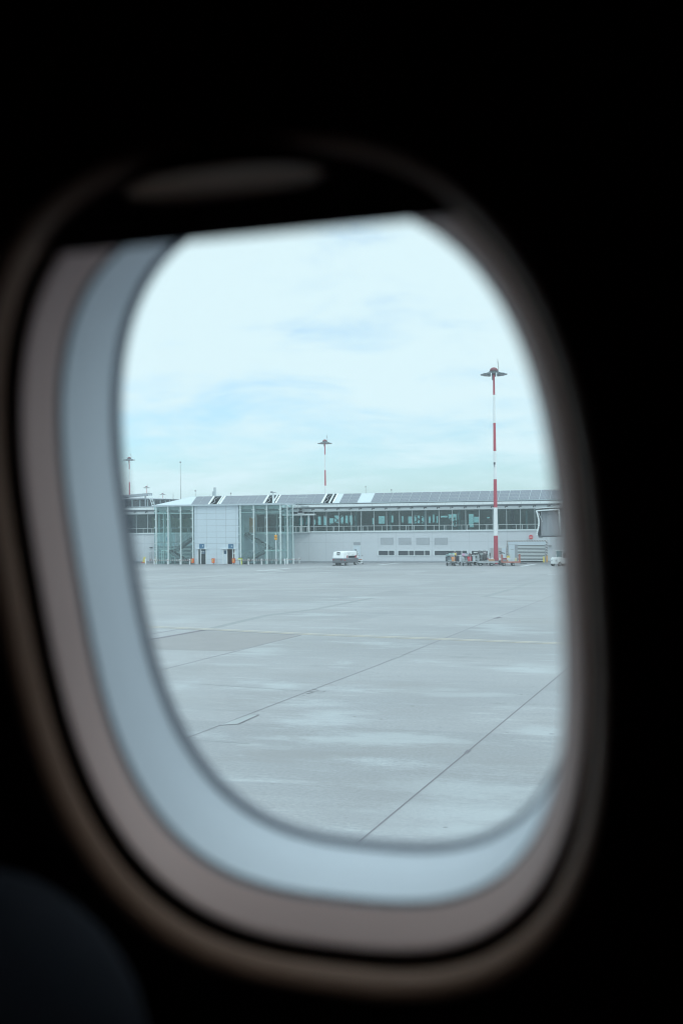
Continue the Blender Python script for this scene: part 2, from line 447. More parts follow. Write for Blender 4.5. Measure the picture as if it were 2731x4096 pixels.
strip([(1568,2638),(1610,2622)], .07, 'apron_joint', M['skid'], z=.008)
strip([(1980,2474),(1998,2469)], .25, 'apron_joint', M['tar'], z=.008)
strip([(1862,3013),(1876,3000)], .10, 'apron_joint', M['tar'], z=.008)
strip([(1798,2627),(1840,2629),(1870,2627)], .22, 'oil_stain', M['skid'], z=.004)
strip([(1850,2617),(1885,2617)], .18, 'oil_stain', M['skid'], z=.004)
strip([(1880,2632),(1925,2630)], .2, 'oil_stain', M['skid'], z=.004)

# ================================================================== TERMINAL BUILDING
TB = thing('terminal_building', 'long grey two-storey terminal with dark window band and solar roof', 'building', (X0(1685), Y0, 0))
ORG = Vector((X0(1685), Y0, 0))
XL, XR = X0(330), X0(2520)
YR = Y0-.9                                   # front edge of the roof
# lower wall with panel seams
b = MB(); b.box(XL, XR, Y0, Y0+.3, 0, SILL)
b.m = 1
sx = [X0(u) for u in (1235, 1303.6, 1372.7, 1444, 1512.3, 1583.2, 1654, 1728, 1801.7, 1876, 1950, 2027, 2106)]
sp = (sx[-1]-sx[0])/(len(sx)-1)
for k in range(1, 18): sx.append(sx[0]-sp*k)
for k in range(1, 4): sx.append(sx[12]+sp*k)
for x in sx: b.box(x-.018, x+.018, Y0-.004, Y0, .25, SILL-.1)
b.box(XL, XR, Y0-.006, Y0-.001, SEAMZ-.02, SEAMZ+.02)
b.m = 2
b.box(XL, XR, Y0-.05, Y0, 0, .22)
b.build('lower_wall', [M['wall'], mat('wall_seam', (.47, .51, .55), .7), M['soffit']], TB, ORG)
b = MB(); b.box(XL, XR, Y0-.12, Y0+.2, SILL-.10, SILL+.02); b.build('sill', M['white'], TB, ORG)

# window bays
mu = [X0(u, 2080) for u in (1305.6, 1354.7, 1404.9, 1444.2, 1494.9, 1545.7, 1597.2, 1648.5, 1701.9, 1754.8, 1808, 1861.5, 1915, 1970, 2025, 2080.5, 2137.7, 2196, 2255, 2315, 2376)]
bay = (mu[-5]-mu[3])/13
while mu[0] > X0(360, 2080): mu.insert(0, mu[0]-bay)
for i, (xa, xb) in enumerate(zip(mu[:-1], mu[1:])):
    f = MB()
    f.box(xa-.035, xa+.035, Y0-.02, Y0+.10, SILL+.02, WTOP)
    f.box(xa+.035, xb-.035, Y0+.02, Y0+.07, WTOP-.07, WTOP)
    f.box(xa+.035, xb-.035, Y0-.06, Y0-.01, RAIL-.03, RAIL+.03)
    f.box(xa+.035, xb-.035, Y0-.06, Y0-.01, SILL+.02, SILL+.09)
    q = xa + (xb-xa)*(.12, .62, .38, .7)[i % 4]
    f.box(q-.03, q+.03, Y0-.055, Y0-.015, SILL+.09, RAIL-.04)
    if i % 3 == 0:
        q = xa+(xb-xa)*.5; f.box(q-.03, q+.03, Y0-.055, Y0-.015, SILL+.09, RAIL-.04)
    w = f.build('window', mat('window_frame_grey', (.52, .60, .63), .4), TB, ORG)
    p = MB(); p.box(xa+.03, xb-.03, Y0+.035, Y0+.05, SILL+.02, WTOP-.03); p.build('pane', M['ghall'], w, ORG)

# fascia, soffit, beams above the windows
zf0, zf1 = FP(1685, 2022, YR)[1], FP(1685, 2011.5, YR)[1]
zb0, zb1 = FP(1685, 2040, Y0-.35)[1], FP(1685, 2029.5, Y0-.35)[1]
b = MB(); b.box(XL, XR, YR, YR+.12, zf0, zf1)
b.m = 1
for k in range(40):
    x = XL+2+k*2.6
    if x < XR: b.box(x-.012, x+.012, YR-.004, YR, zf0+.03, zf1-.03)
b.build('fascia', [M['white'], M['seam']], TB, ORG)
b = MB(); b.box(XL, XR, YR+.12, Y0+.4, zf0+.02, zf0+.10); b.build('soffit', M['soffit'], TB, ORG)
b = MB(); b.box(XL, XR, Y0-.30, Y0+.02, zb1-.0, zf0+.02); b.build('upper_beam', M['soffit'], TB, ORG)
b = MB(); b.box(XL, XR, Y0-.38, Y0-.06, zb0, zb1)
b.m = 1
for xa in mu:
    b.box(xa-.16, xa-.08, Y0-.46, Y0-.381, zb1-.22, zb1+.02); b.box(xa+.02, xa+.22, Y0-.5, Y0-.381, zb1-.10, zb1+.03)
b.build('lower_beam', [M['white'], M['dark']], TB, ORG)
# hall interior: floor, ceiling, rear wall with openings, columns
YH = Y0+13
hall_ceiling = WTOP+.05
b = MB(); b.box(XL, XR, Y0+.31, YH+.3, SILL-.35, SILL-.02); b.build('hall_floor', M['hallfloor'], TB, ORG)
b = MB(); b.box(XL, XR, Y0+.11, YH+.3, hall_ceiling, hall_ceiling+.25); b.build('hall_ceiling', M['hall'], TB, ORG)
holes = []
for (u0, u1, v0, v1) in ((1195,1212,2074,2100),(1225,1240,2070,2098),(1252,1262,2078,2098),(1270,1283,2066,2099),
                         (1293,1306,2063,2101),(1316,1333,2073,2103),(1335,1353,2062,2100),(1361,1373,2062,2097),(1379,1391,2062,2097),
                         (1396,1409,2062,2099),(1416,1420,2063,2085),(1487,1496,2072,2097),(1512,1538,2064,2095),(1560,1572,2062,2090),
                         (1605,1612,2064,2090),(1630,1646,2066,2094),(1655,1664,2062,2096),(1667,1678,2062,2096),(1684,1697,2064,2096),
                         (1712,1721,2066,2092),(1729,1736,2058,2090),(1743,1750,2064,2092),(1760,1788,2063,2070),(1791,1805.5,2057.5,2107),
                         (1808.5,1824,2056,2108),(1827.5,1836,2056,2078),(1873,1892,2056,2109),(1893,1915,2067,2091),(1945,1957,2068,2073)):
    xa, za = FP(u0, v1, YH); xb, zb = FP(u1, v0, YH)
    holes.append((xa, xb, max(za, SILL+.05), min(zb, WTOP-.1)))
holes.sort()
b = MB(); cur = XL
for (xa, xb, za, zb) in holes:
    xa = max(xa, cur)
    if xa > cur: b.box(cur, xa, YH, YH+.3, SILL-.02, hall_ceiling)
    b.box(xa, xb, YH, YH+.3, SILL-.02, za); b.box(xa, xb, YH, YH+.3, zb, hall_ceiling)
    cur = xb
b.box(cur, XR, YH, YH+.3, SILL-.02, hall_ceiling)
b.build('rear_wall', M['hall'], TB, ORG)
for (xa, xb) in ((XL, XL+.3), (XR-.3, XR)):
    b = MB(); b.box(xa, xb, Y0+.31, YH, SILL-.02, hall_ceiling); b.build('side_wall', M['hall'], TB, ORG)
for u in (1234, 1424, 1560, 1700, 1836, 1990, 2105):
    x = FP(u, 2080, Y0+1.5)[0]
    b = MB(); b.tube((x, Y0+1.5, SILL-.02), (x, Y0+1.5, hall_ceiling), .17, n=14); b.build('column', M['steel'], TB, ORG)
for (u, v0, u2, v1) in ((1330, 2100, 1372, 2062), (1333, 2064, 1366, 2100), (1640, 2100, 1700, 2062), (1660, 2064, 1700, 2096)):
    (xa, za), (xb, zb) = FP(u, v0, Y0+9), FP(u2, v1, Y0+9)
    b = MB(); b.tube((xa, Y0+9, za), (xb, Y0+9, zb), .07); b.build('brace', M['dark'], TB, ORG)
# counters and seats inside the hall, and a brown panel painted as a reflection
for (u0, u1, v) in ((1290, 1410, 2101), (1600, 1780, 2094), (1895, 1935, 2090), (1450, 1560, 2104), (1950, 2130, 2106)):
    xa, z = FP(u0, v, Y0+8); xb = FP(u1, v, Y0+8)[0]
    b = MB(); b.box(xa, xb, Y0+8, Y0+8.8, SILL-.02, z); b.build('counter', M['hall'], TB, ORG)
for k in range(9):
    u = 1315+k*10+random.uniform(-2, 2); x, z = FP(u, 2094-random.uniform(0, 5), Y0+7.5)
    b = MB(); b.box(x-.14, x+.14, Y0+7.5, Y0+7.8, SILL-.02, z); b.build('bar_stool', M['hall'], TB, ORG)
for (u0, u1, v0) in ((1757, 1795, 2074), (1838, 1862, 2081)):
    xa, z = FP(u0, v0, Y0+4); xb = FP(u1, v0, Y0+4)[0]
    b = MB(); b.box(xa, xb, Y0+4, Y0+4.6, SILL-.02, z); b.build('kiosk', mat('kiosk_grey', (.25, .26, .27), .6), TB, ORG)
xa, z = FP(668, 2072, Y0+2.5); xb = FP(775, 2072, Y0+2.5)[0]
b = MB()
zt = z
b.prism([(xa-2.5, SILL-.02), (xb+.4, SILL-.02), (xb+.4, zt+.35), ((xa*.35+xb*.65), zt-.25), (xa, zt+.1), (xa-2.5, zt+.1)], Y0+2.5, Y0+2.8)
b.build('reflection_panel', M['brown'], TB, ORG)  # brown shape standing in for a reflection in the glass

# roof: pitched front strip carrying solar panels, open roof bays, hipped white end
zr0 = FP(1685, 2006.5, YR)[1]; YRG = YR+2.2; zr1 = FP(1685, 1969.2, YRG)[1]
def roof_pt(x, t, lift=0):                   # t 0 eave .. 1 ridge
    n = Vector((0, -(zr1-zr0), YRG-YR)).normalized()
    return Vector((x, YR+(YRG-YR)*t, zr0+(zr1-zr0)*t)) + n*lift
def XB(u): return FP(u, 2012 if u < 1300 else 2006, YR)[0]
def roof_slab(mb, xa, xb, lo=-.10, hi=0, t0=0, t1=1):
    mb.hexa([roof_pt(xa,t0,lo), roof_pt(xb,t0,lo), roof_pt(xb,t1,lo), roof_pt(xa,t1,lo), roof_pt(xa,t0,hi), roof_pt(xb,t0,hi), roof_pt(xb,t1,hi), roof_pt(xa,t1,hi)])
rf = MB()
xridge = FP(768, 1988, YRG)[0]; xeave = FP(598, 2025, YR)[0]
for (ua, ub) in ((830-64, 832), (880, 1052), (1103, 1286), (1334, 2600)): roof_slab(rf, XB(ua), XB(ub))
# hip end
n0 = roof_pt(xridge, 1); e0 = Vector((xeave, YR, zr0)); e1 = Vector((xeave, YR+4.4, zr0)); b0 = Vector((xridge, YR, zr0)); bk = Vector((xridge, YR+4.4, zr0))
rf.face([e0, b0, n0]); rf.face([e1, e0, n0]); rf.face([bk, e1, n0]); rf.face([b0, roof_pt(XB(766), 0), roof_pt(XB(766), 1), n0])
# back slope and flat roof behind, eave strip
rf.face([roof_pt(xridge, 1), roof_pt(XR, 1), (XR, YR+4.4, zr0), (xridge, YR+4.4, zr0)])
rf.box(XL, XR, YR+4.4, YH+1, zr0-.4, zr0-.1)
rf.box(XL, XR, YR+.02, YR+.3, zf1+.10, zr0-.02)
roof = rf.build('roof', M['roofw'], TB, ORG)
b = MB(); b.box(XL, XR, YR+.04, YR+.25, zf1, zf1+.10); b.build('gutter', M['dark'], TB, ORG)
b = MB(); b.box(XL, XR, YR+.2, YR+4.3, zf1-.02, zf1+.06); b.build('roof_void', M['hall'], TB, ORG)
# solar panels
sol = [[762,794,830],[882,913,946,980,1014,1048],[1103,1139,1173.5,1209,1246,1282],[1356,1391,1428],
       [1481.5,1520,1557,1595.5,1633,1672,1711.5,1750.5,1789.5,1829,1869,1908.8,1949,1990,2029.3,2071.4,2113.9,2155,2197.6,2240,2283,2327]]
for row in sol:
    for ua, ub in zip(row[:-1], row[1:]):
        xa, xb = XB(ua)+.024, XB(ub)-.024; b = MB()
        lo, hi, t0, t1 = .004, .05, .02, .985
        roof_slab(b, xa, xb, lo, hi-.004, t0, t1)
        for k in range(3):                   # three modules up the slope with a fine gap between
            ta = t0+(t1-t0)*(k/3)+.004; tb = t0+(t1-t0)*((k+1)/3)-.004
            b.m = 1
            b.face([roof_pt(xa+.01,ta,hi), roof_pt(xb-.01,ta,hi), roof_pt(xb-.01,tb,hi), roof_pt(xa+.01,tb,hi)],
                   uv=[(0,0),(xb-xa,0),(xb-xa,.83),(0,.83)])
            b.m = 0
        b.build('solar_panel', [M['steel'], M['solar']], roof, ORG)
# open roof bays: white edge beams and truss diagonals
for (ua, ub, extra) in ((830, 880, 868), (1050, 1104, 1089), (1284, 1335, 1316)):
    fr = MB()
    for u, w in ((ua+3, .20), (ub-3, .22), (extra, .16)):
        x = XB(u); fr.hexa([roof_pt(x-w/2,0,-.1), roof_pt(x+w/2,0,-.1), roof_pt(x+w/2,1,-.1), roof_pt(x-w/2,1,-.1),
                            roof_pt(x-w/2,0,.08), roof_pt(x+w/2,0,.08), roof_pt(x+w/2,1,.08), roof_pt(x-w/2,1,.08)])
    fr.m = 1
    for k in range(4):
        xa, xb = XB(ua+8), XB(ua+18)
        a = roof_pt(xa if k % 2 else xb, k/4, -.2); c = roof_pt(xb if k % 2 else xa, (k+1)/4, -.2); fr.tube(a, c, .05, n=6)
    fr.tube(roof_pt(XB(ua), 1, .0), roof_pt(XB(ub), 1, .0), .07, n=6)
    fr.build('roof_frame', [M['white'], M['soffit']], roof, ORG)

# vents, ribbon windows, doors and gate in the lower wall
def wallrect(u0, v0, u1, v1):
    xa, zb = FP(u0, v0, Y0); xb, za = FP(u1, v1, Y0); return xa, xb, za, zb
for u0, u1 in ((1521.8,1572.6),(1592.6,1643.9),(1664.2,1717),(1737.5,1790)):
    xa, xb, za, zb = wallrect(u0, 2151, u1, 2178.5)
    b = MB(); b.box(xa, xb, Y0-.012, Y0-.003, za, zb); b.m = 1
    n = 11
    for k in range(n):
        z = za+(zb-za)*(k+.25)/n; b.hexa([(xa+.04,Y0-.05,z),(xb-.04,Y0-.05,z),(xb-.04,Y0-.012,z+.02),(xa+.04,Y0-.012,z+.02),
                                         (xa+.04,Y0-.05,z+.012),(xb-.04,Y0-.05,z+.012),(xb-.04,Y0-.012,z+.045),(xa+.04,Y0-.012,z+.045)])
    b.box(xa-.03, xa, Y0-.05, Y0, za, zb); b.box(xb, xb+.03, Y0-.05, Y0, za, zb); b.box(xa-.03, xb+.03, Y0-.05, Y0, zb, zb+.03)
    b.build('vent_grille', [M['soffit'], M['wall']], TB, ORG)
for us in ((1513,1553.5,1578),(1591,1634,1657,1697.5,1720),(1736,1818,1846,1868),(1884,1920,1951)):
    xa, xb, za, zb = wallrect(us[0], 2201.6, us[-1], 2223)
    f = MB(); f.box(xa, xb, Y0-.07, Y0-.003, za, za+.07); f.box(xa, xb, Y0-.07, Y0-.003, zb-.05, zb)
    for u in us:
        x = X0(u, 2212); f.box(x-.05, x+.05, Y0-.07, Y0-.003, za+.07, zb-.05)
    w = f.build('ribbon_window', M['white'], TB, ORG)
    for ua, ub in zip(us[:-1], us[1:]):
        p = MB(); p.box(X0(ua,2212)+.05, X0(ub,2212)-.05, Y0-.035, Y0-.01, za+.07, zb-.05); p.build('pane', M['gvent'], w, ORG)
xa, xb, za, zb = wallrect(1414, 2181, 1441.5, 2250)
f = MB(); f.box(xa, xb, Y0-.05, Y0-.002, 0, zb-.04); f.m = 1
f.box(xa-.06, xa, Y0-.07, Y0-.002, 0, zb); f.box(xb, xb+.06, Y0-.07, Y0-.002, 0, zb); f.box(xa, xb, Y0-.07, Y0-.002, zb-.04, zb)
f.m = 2; f.box(xa, xb, Y0-.04, Y0-.002, zb, zb+.42)
d = f.build('service_door', [M['panel'], M['white'], M['soffit']], TB, ORG)
f = MB(); f.tube((xb-.12, Y0-.10, 1.0), (xb-.30, Y0-.10, 1.0), .025); f.build('handle', M['dark'], d, ORG)

def shutter_gate(u0, u1, us0, us1, vtop, door=None, slats=12):
    xa, zt = FP(u0, vtop, Y0); xb = FP(u1, vtop, Y0)[0]
    zh = zt-.14; hz = MB()
    hz.box(xa, xb, Y0-.09, Y0-.002, zh, zt)
    hz.box(xa, xa+.13, Y0-.09, Y0-.002, .9, zh); hz.box(xb-.13, xb, Y0-.09, Y0-.002, .9, zh)
    gate = hz.build('gate_surround', M['hazard'], TB, ORG)
    for (g0, g1) in ((xa, xa+.13), (xb-.13, xb)):
        q = MB(); q.box(g0, g1, Y0-.09, Y0-.002, 0, .9); q.build('guard', M['amber'], gate, ORG)
    q = MB(); q.box(xa+.13, xb-.13, Y0-.07, Y0-.002, zh-.40, zh); q.build('header', M['panel'], gate, ORG)
    sa, sb = X0(us0, 2210), X0(us1, 2210); zs = zh-.40
    for (g0, g1) in ((xa+.13, sa), (sb, xb-.13)):
        q = MB(); q.box(g0, g1, Y0-.04, Y0-.002, 0, zs); q.build('jamb', M['soffit'], gate, ORG)
    q = MB(); hgt = zs/(slats+1)
    q.box(sa, sb, Y0-.05, Y0-.002, 0, hgt*1.6)
    for k in range(slats):
        z = hgt*1.6+(zs-hgt*1.6)*k/slats; dz = (zs-hgt*1.6)/slats
        q.m = 1; q.box(sa, sb, Y0-.03, Y0-.002, z, z+dz*.52)
        q.m = 0; q.box(sa, sb, Y0-.05, Y0-.002, z+dz*.52, z+dz)
    q.m = 1; q.box(sa, sb, Y0-.055, Y0-.051, .02, .09)
    q.build('shutter', [M['white'], M['gvent']], gate, ORG)
    if door:
        da, db = X0(door[0], 2210), X0(door[1], 2210)
        q = MB(); q.box(da, db, Y0-.08, Y0-.041, 0, zs-.05); q.m = 1; q.box(da+.3, db-.1, Y0-.09, Y0-.081, 1.75, 1.79)
        dd = q.build('door', [M['panel'], M['dark']], gate, ORG)
        q = MB(); q.box(da+.06, da+.16, Y0-.14, Y0-.081, 1.0, 1.06); q.build('handle', M['dark'], dd, ORG)
    return gate
shutter_gate(2025.5, 2187, 2069.5, 2177, 2162.5, (2033, 2058), 11)
shutter_gate(621.5, 777, 640, 764, 2167, None, 11)
def wall_lamp(u, v):
    x, z = FP(u, v, Y0)
    b = MB(); b.box(x-.2, x+.2, Y0-.22, Y0-.003, z-.04, z+.06); b.m = 1; b.box(x-.16, x+.16, Y0-.21, Y0-.05, z-.07, z-.041)
    b.build('wall_lamp', [M['dark'], M['white']], TB, ORG)
wall_lamp(606.5, 2190); wall_lamp(2198, 2184)

# ================================================================== STAIR BLOCK (white lift tower between two glass stairwells)
def XQ(u, v=2150): return FP(u, v, YB)[0]
def ZQ(u, v): return FP(u, v, YB)[1]
OB = Vector((XQ(866), YB, 0))
SB = thing('stair_block', 'white panelled tower between two glass stairwells in front of terminal', 'building', OB)
zt0, zt1 = ZQ(870, 2023), ZQ(870, 2016.5)
xl, xr = XQ(618), XQ(1130)
tl, tr = XQ(778, 2140), XQ(954.6, 2140)
YM = Y0-.15
def side_at(u):
    d = ray(u, 2150); return XQ(1128, 2100)*d.y/d.x
YE = side_at(1177)
print('side end', YB, YE, Y0)
b = MB(); b.hexa([(xl,YB-.35,zt0),(xr,YB-.35,zt0),(xr+.15,YE+.2,zt0),(xl,YM-.8,zt0),(xl,YB-.35,zt1),(xr,YB-.35,zt1),(xr+.15,YE+.2,zt1),(xl,YM-.8,zt1)])
b.build('roof', M['roofw'], SB, OB)
# tower
dl = [FP(u, 2230, YB)[0] for u in (792, 827, 892, 942.5)]
dz = ZQ(860, 2197)
b = MB()
b.box(tl, dl[0], YB, YB+.25, 0, dz); b.box(dl[1], dl[2], YB, YB+.25, 0, dz); b.box(dl[3], tr, YB, YB+.25, 0, dz)
b.box(tl, tr, YB, YB+.25, dz, zt0)
b.box(tl, tl+.25, YB+.25, YM, 0, zt0); b.box(tr-.25, tr, YB+.25, YM, 0, zt0)
b.m = 1
for u in (789, 826.6, 865.7, 904, 943):
    x = XQ(u, 2120); lo = dz+.05 if u in (826.6, 904) else (dz+.05 if u == 943 else 0)
    b.box(x-.016, x+.016, YB-.004, YB, lo, zt0)
for v in (2052.9, 2078, 2102.9, 2127.6, 2150.7, 2173.8, 2196):
    z = ZQ(866, v); b.box(tl, tr, YB-.007, YB-.001, z-.014, z+.014)
for v in (2216, 2237):
    z = ZQ(866, v); b.box(tl, dl[0]-.1, YB-.007, YB-.001, z-.014, z+.014); b.box(dl[1]+.1, dl[2]-.1, YB-.007, YB-.001, z-.014, z+.014)
b.build('tower_wall', [M['panel'], M['seam']], SB, OB)
b = MB(); b.box(tl+.25, tr-.25, YB+1.6, YB+1.7, 0, 3.2); b.box(tl+.25, tr-.25, YB+.25, YB+1.6, 3.1, 3.2); b.build('lobby_wall', M['maroon'], SB, OB)
def door_frame(x0, x1, posts, name='entrance_door'):
    f = MB()
    for x in posts: f.box(x-.06, x+.06, YB-.06, YB+.10, 0, dz)
    f.box(x0-.06, x1+.06, YB-.06, YB+.10, dz, dz+.09); f.box(x0-.2, x1+.2, YB-.25, YB-.061, dz+.05, dz+.08)
    return f.build(name, M['white'], SB, OB)
m1 = XQ(804, 2230)
d1 = door_frame(dl[0], dl[1], (dl[0]+.06, m1, dl[1]-.06))
f = MB(); f.box(dl[0]+.12, m1-.06, YB, YB+.03, .05, dz); f.box(m1+.06, dl[1]-.12, YB, YB+.03, .05, dz); f.build('pane', M['ghall'], d1, OB)
f = MB(); xs = m1+.08; xe = dl[1]-.22; f.box(xs, xe, YB-.03, YB-.002, dz-.65, dz-.17); f.m = 1
for k in (0, 1):
    z = dz-.29-k*.23; f.box(xs+.05, xs+.17, YB-.036, YB-.0301, z-.06, z+.06); f.box(xs+.24, xe-.08, YB-.036, YB-.0301, z-.02, z+.03)
f.build('notice', [M['navy'], M['gpuw']], d1, OB)
f = MB(); f.box(m1+.10, m1+.14, YB-.11, YB-.07, .9, 1.3); f.build('handle', M['steel'], d1, OB)
p1, p2 = XQ(908.5, 2230), XQ(932, 2230)
d2 = door_frame(dl[2], dl[3], (dl[2]+.06, p1, p2, dl[3]-.06))
f = MB(); f.box(dl[2]+.12, p1-.06, YB, YB+.05, .05, dz); f.m = 1; f.box(dl[2]+.18, p1-.10, YB-.02, YB-.001, dz-.66, dz-.17)
f.build('door_leaf', [M['panel'], M['navy']], d2, OB)
f = MB(); f.box(p2+.06, dl[3]-.12, YB, YB+.05, .05, dz); f.m = 1
c = (p2+dl[3])/2; f.prism([(c-.12, dz-.64), (c+.10, dz-.64), (c, dz-.44)], YB-.012, YB-.001)
f.build('side_light', [M['maroon'], M['gpuw']], d2, OB)
# posts, glass, beams
postu = (627, 675, 725, 773, 963.5, 1016.6, 1069, 1123)
px = [XQ(u, 2100) for u in postu]
def glass_post(x, y):
    b = MB(); b.tube((x, y, 0), (x, y, zt0), .105, n=12)
    for k in range(7):
        z = .7+k*(zt0-1)/6.3; b.box(x-.22, x-.1, y-.16, y-.06, z-.05, z+.05); b.box(x+.1, x+.14, y-.16, y-.06, z-.05, z+.05)
    b.build('post', M['post'], SB, OB)
for x in px: glass_post(x, YB-.13)
side_y = [side_at(1146), side_at(1168)]
side_l = [YB+.2+(YM-YB-.5)*k/3 for k in (1, 2)]
for y in side_y: glass_post(XQ(1128, 2100)+.13, y)
for y in side_l: glass_post(px[0], y)
def glass_panel(xa, ya, xb, yb):
    b = MB(); d = Vector((xb-xa, yb-ya, 0)).normalized(); n = Vector((d.y, -d.x, 0))*.006
    zs = [.03, 2.2, SILL, SILL+1.7, zt0-.5, zt0-.02]
    for z0, z1 in zip(zs[:-1], zs[1:]):
        a, c = Vector((xa, ya, 0)), Vector((xb, yb, 0))
        b.hexa([a-n+Vector((0,0,z0+.01)), c-n+Vector((0,0,z0+.01)), c+n+Vector((0,0,z0+.01)), a+n+Vector((0,0,z0+.01)),
                a-n+Vector((0,0,z1-.01)), c-n+Vector((0,0,z1-.01)), c+n+Vector((0,0,z1-.01)), a+n+Vector((0,0,z1-.01))])
    b.build('glass_panel', M['gtower'], SB, OB)
xg = [XQ(618, 2100)]+px[1:3]+[tl-.03]
for a, c in zip(xg[:-1], xg[1:]): glass_panel(a+.01, YB, c-.01, YB)
xg = [tr+.03]+px[5:7]+[XQ(1128, 2100)]
for a, c in zip(xg[:-1], xg[1:]): glass_panel(a+.01, YB, c-.01, YB)
ys = [YB+.02]+side_y+[YE]
for a, c in zip(ys[:-1], ys[1:]):
    glass_panel(XQ(1128, 2100), a+.01, XQ(1128, 2100), c-.01)
glass_panel(XQ(618, 2100), YB+.02, XQ(618, 2100), YM-.1)
for (xa, xb) in ((px[0], tl), (tr, px[-1])):
    b = MB()
    b.box(xa, xb, YB+.32, YB+.5, zt0-.55, zt0-.01); b.build('edge_beam', M['steel'], SB, OB)
    zz = ZQ(700, 2053.5)
    b = MB(); b.box(xa, xb, YB+.33, YB+.45, zz-.05, zz+.05); b.build('rail_beam', M['white'], SB, OB)
# ducts and clutter under the stairwell roof
for k, (xa, xb) in enumerate(((px[0]+.5, tl-.6), (tr+2.2, px[-1]-.4))):
    b = MB(); b.tube((xa, YB+2.4, zt0-.75), (xb, YB+2.4, zt0-.75), .28, n=14); b.box(xa, xb, YB+3.2, YB+3.9, zt0-.9, zt0-.45)
    for i in range(5):
        x = xa+(xb-xa)*(i+.5)/5; b.tube((x, YB+1.2, zt0-.95), (x+.7, YB+1.9, zt0-.6), .05)
    b.build('duct', M['steel'], SB, OB)

def flight(x0, z0, x1, z1, ya, yb, n, name='stair_flight'):
    b = MB(); dx = (x1-x0)/n; dzz = (z1-z0)/n
    for k in range(n):
        xa = x0+dx*k; xb = x0+dx*(k+1)+.03*(1 if dx > 0 else -1); z = z0+dzz*(k+1) if dzz > 0 else z0+dzz*k
        b.box(min(xa,xb), max(xa,xb), ya+.05, yb-.05, z-.05, z)
        b.box(min(xa,xb), min(xa,xb)+.03, ya+.06, yb-.06, z-.18, z-.051)
    b.m = 1
    for y in (ya, yb):
        b.bar((x0, y, z0-.15), (x1, y, z1-.15), .07, .36)
    fl = b.build(name, [M['tread'], M['tread']], SB, OB)
    r = MB()
    for y in (ya, yb):
        for h in (.55, 1.0): r.tube((x0, y, z0+h), (x1, y, z1+h), .025, n=6)
        for k in range(5):
            x = x0+(x1-x0)*k/4; z = z0+(z1-z0)*k/4; r.tube((x, y, z-.1), (x, y, z+1.0), .03, n=6)
    r.build('railing', M['steel'], fl, OB)
def landing(xa, xb, ya, yb, z, legs=True):
    b = MB(); b.box(xa, xb, ya, yb, z-.2, z)
    if legs:
        for x in (xa+.1, xb-.1):
            for y in (ya+.1, yb-.1): b.tube((x, y, 0), (x, y, z-.2), .07, n=8)
    l = b.build('landing', M['post'], SB, OB)
    r = MB()
    for h in (.5, 1.05): r.tube((xa, ya, z+h), (xb, ya, z+h), .03, n=6)
    for k in range(6):
        x = xa+(xb-xa)*k/5; r.tube((x, ya, z), (x, ya, z+1.05), .03, n=6)
    r.build('railing', M['steel'], l, OB)
y1, y2, y3, y4 = YB+.7, YB+1.8, YB+2.1, YB+3.2
YS = YB+1.5
zl = FP(1090, 2199, YS)[1]
xa, xb = FP(962, 2250, YS)[0], FP(1067, 2199, YS)[0]
flight(xa, .02, xb, zl, y1, y2, 13)
landing(xb, px[-1]-.35, y1, y4, zl)
xu = FP(988, 2137, YB+3.1)[0]; zu = SILL
flight(FP(1099, 2187, YB+3.1)[0], zl, xu, zu, y3, y4, 13)
landing(tr+.1, xu, y3-.2, y4, zu, False)
b = MB(); x = FP(985, 2100, YB+3.2)[0]; b.box(x-.4, x+1.0, YB+4.0, YB+4.06, zu, zu+2.1); b.build('upper_door', M['brown'], SB, OB)
b = MB(); b.box(tr+.01, XQ(1128,2100)-.3, YB+4.3, YB+4.5, SILL-.25, SILL+.0); b.box(tr+1.0, XQ(1128,2100)-.3, YB+4.0, YB+4.2, WTOP-.35, WTOP-.05); b.build('corridor_beam', M['white'], SB, OB)
zl2 = FP(690, 2199, YS)[1]
xa, xb = FP(683, 2199, YS)[0], FP(772, 2246, YS)[0]
landing(px[0]+.3, xa, y1, y4, zl2)
flight(xb, .02, xa, zl2, y1, y2, 13)
xb2 = FP(774, 2150, YB+3.1)[0]
flight(FP(712, 2196, YB+3.1)[0], zl2, xb2, FP(774, 2150, YB+3.1)[1], y3, y4, 12)
# connecting glass corridor at upper level right of the block
CO = Vector((XQ(1200), Y0-.6, 0))
YC = Y0-.55
xa, xb = FP(1132, 2080, YC)[0], FP(1236, 2080, YC)[0]
zc = FP(1200, 2055.5, YC)[1]; zc0 = FP(1200, 2062, YC)[1]
COR = thing('glass_corridor', 'low glazed corridor with white flat roof beside right glass stairwell', 'corridor', CO)
b = MB(); b.box(xa, xb+.9, YC-.25, Y0-.02, zc0, zc); b.build('roof', M['white'], COR, CO)
b = MB(); b.box(xa, xb, YC, Y0-.13, SILL-.10, SILL); b.build('floor', M['white'], COR, CO)
for u in (1160, 1205, 1234):
    x = FP(u, 2090, YC)[0]; b = MB(); b.box(x-.09, x+.09, YC-.02, YC+.14, SILL, zc0); b.build('post', M['white'], COR, CO)
b = MB(); b.box(xa, xb, YC+.03, YC+.045, SILL, zc0); b.build('pane', M['ghall'], COR, CO)
b = MB()
for (ua, ub) in ((1186,1206),(1210,1232),(1140,1156)):
    b.tube((FP(ua,2124,YC)[0], YC+.25, SILL+.05), (FP(ub,2066,YC)[0], YC+.25, zc0-.05), .05)
b.build('brace', M['post'], COR, CO)
b = MB(); b.box(xa, xb, YC-.05, YC+.0, RAIL-.04, RAIL+.04)
for k in range(7):
    x = xa+(xb-xa)*(k+.5)/7; b.box(x-.025, x+.025, YC-.05, YC, SILL, RAIL-.04)
b.build('railing', M['white'], COR, CO)

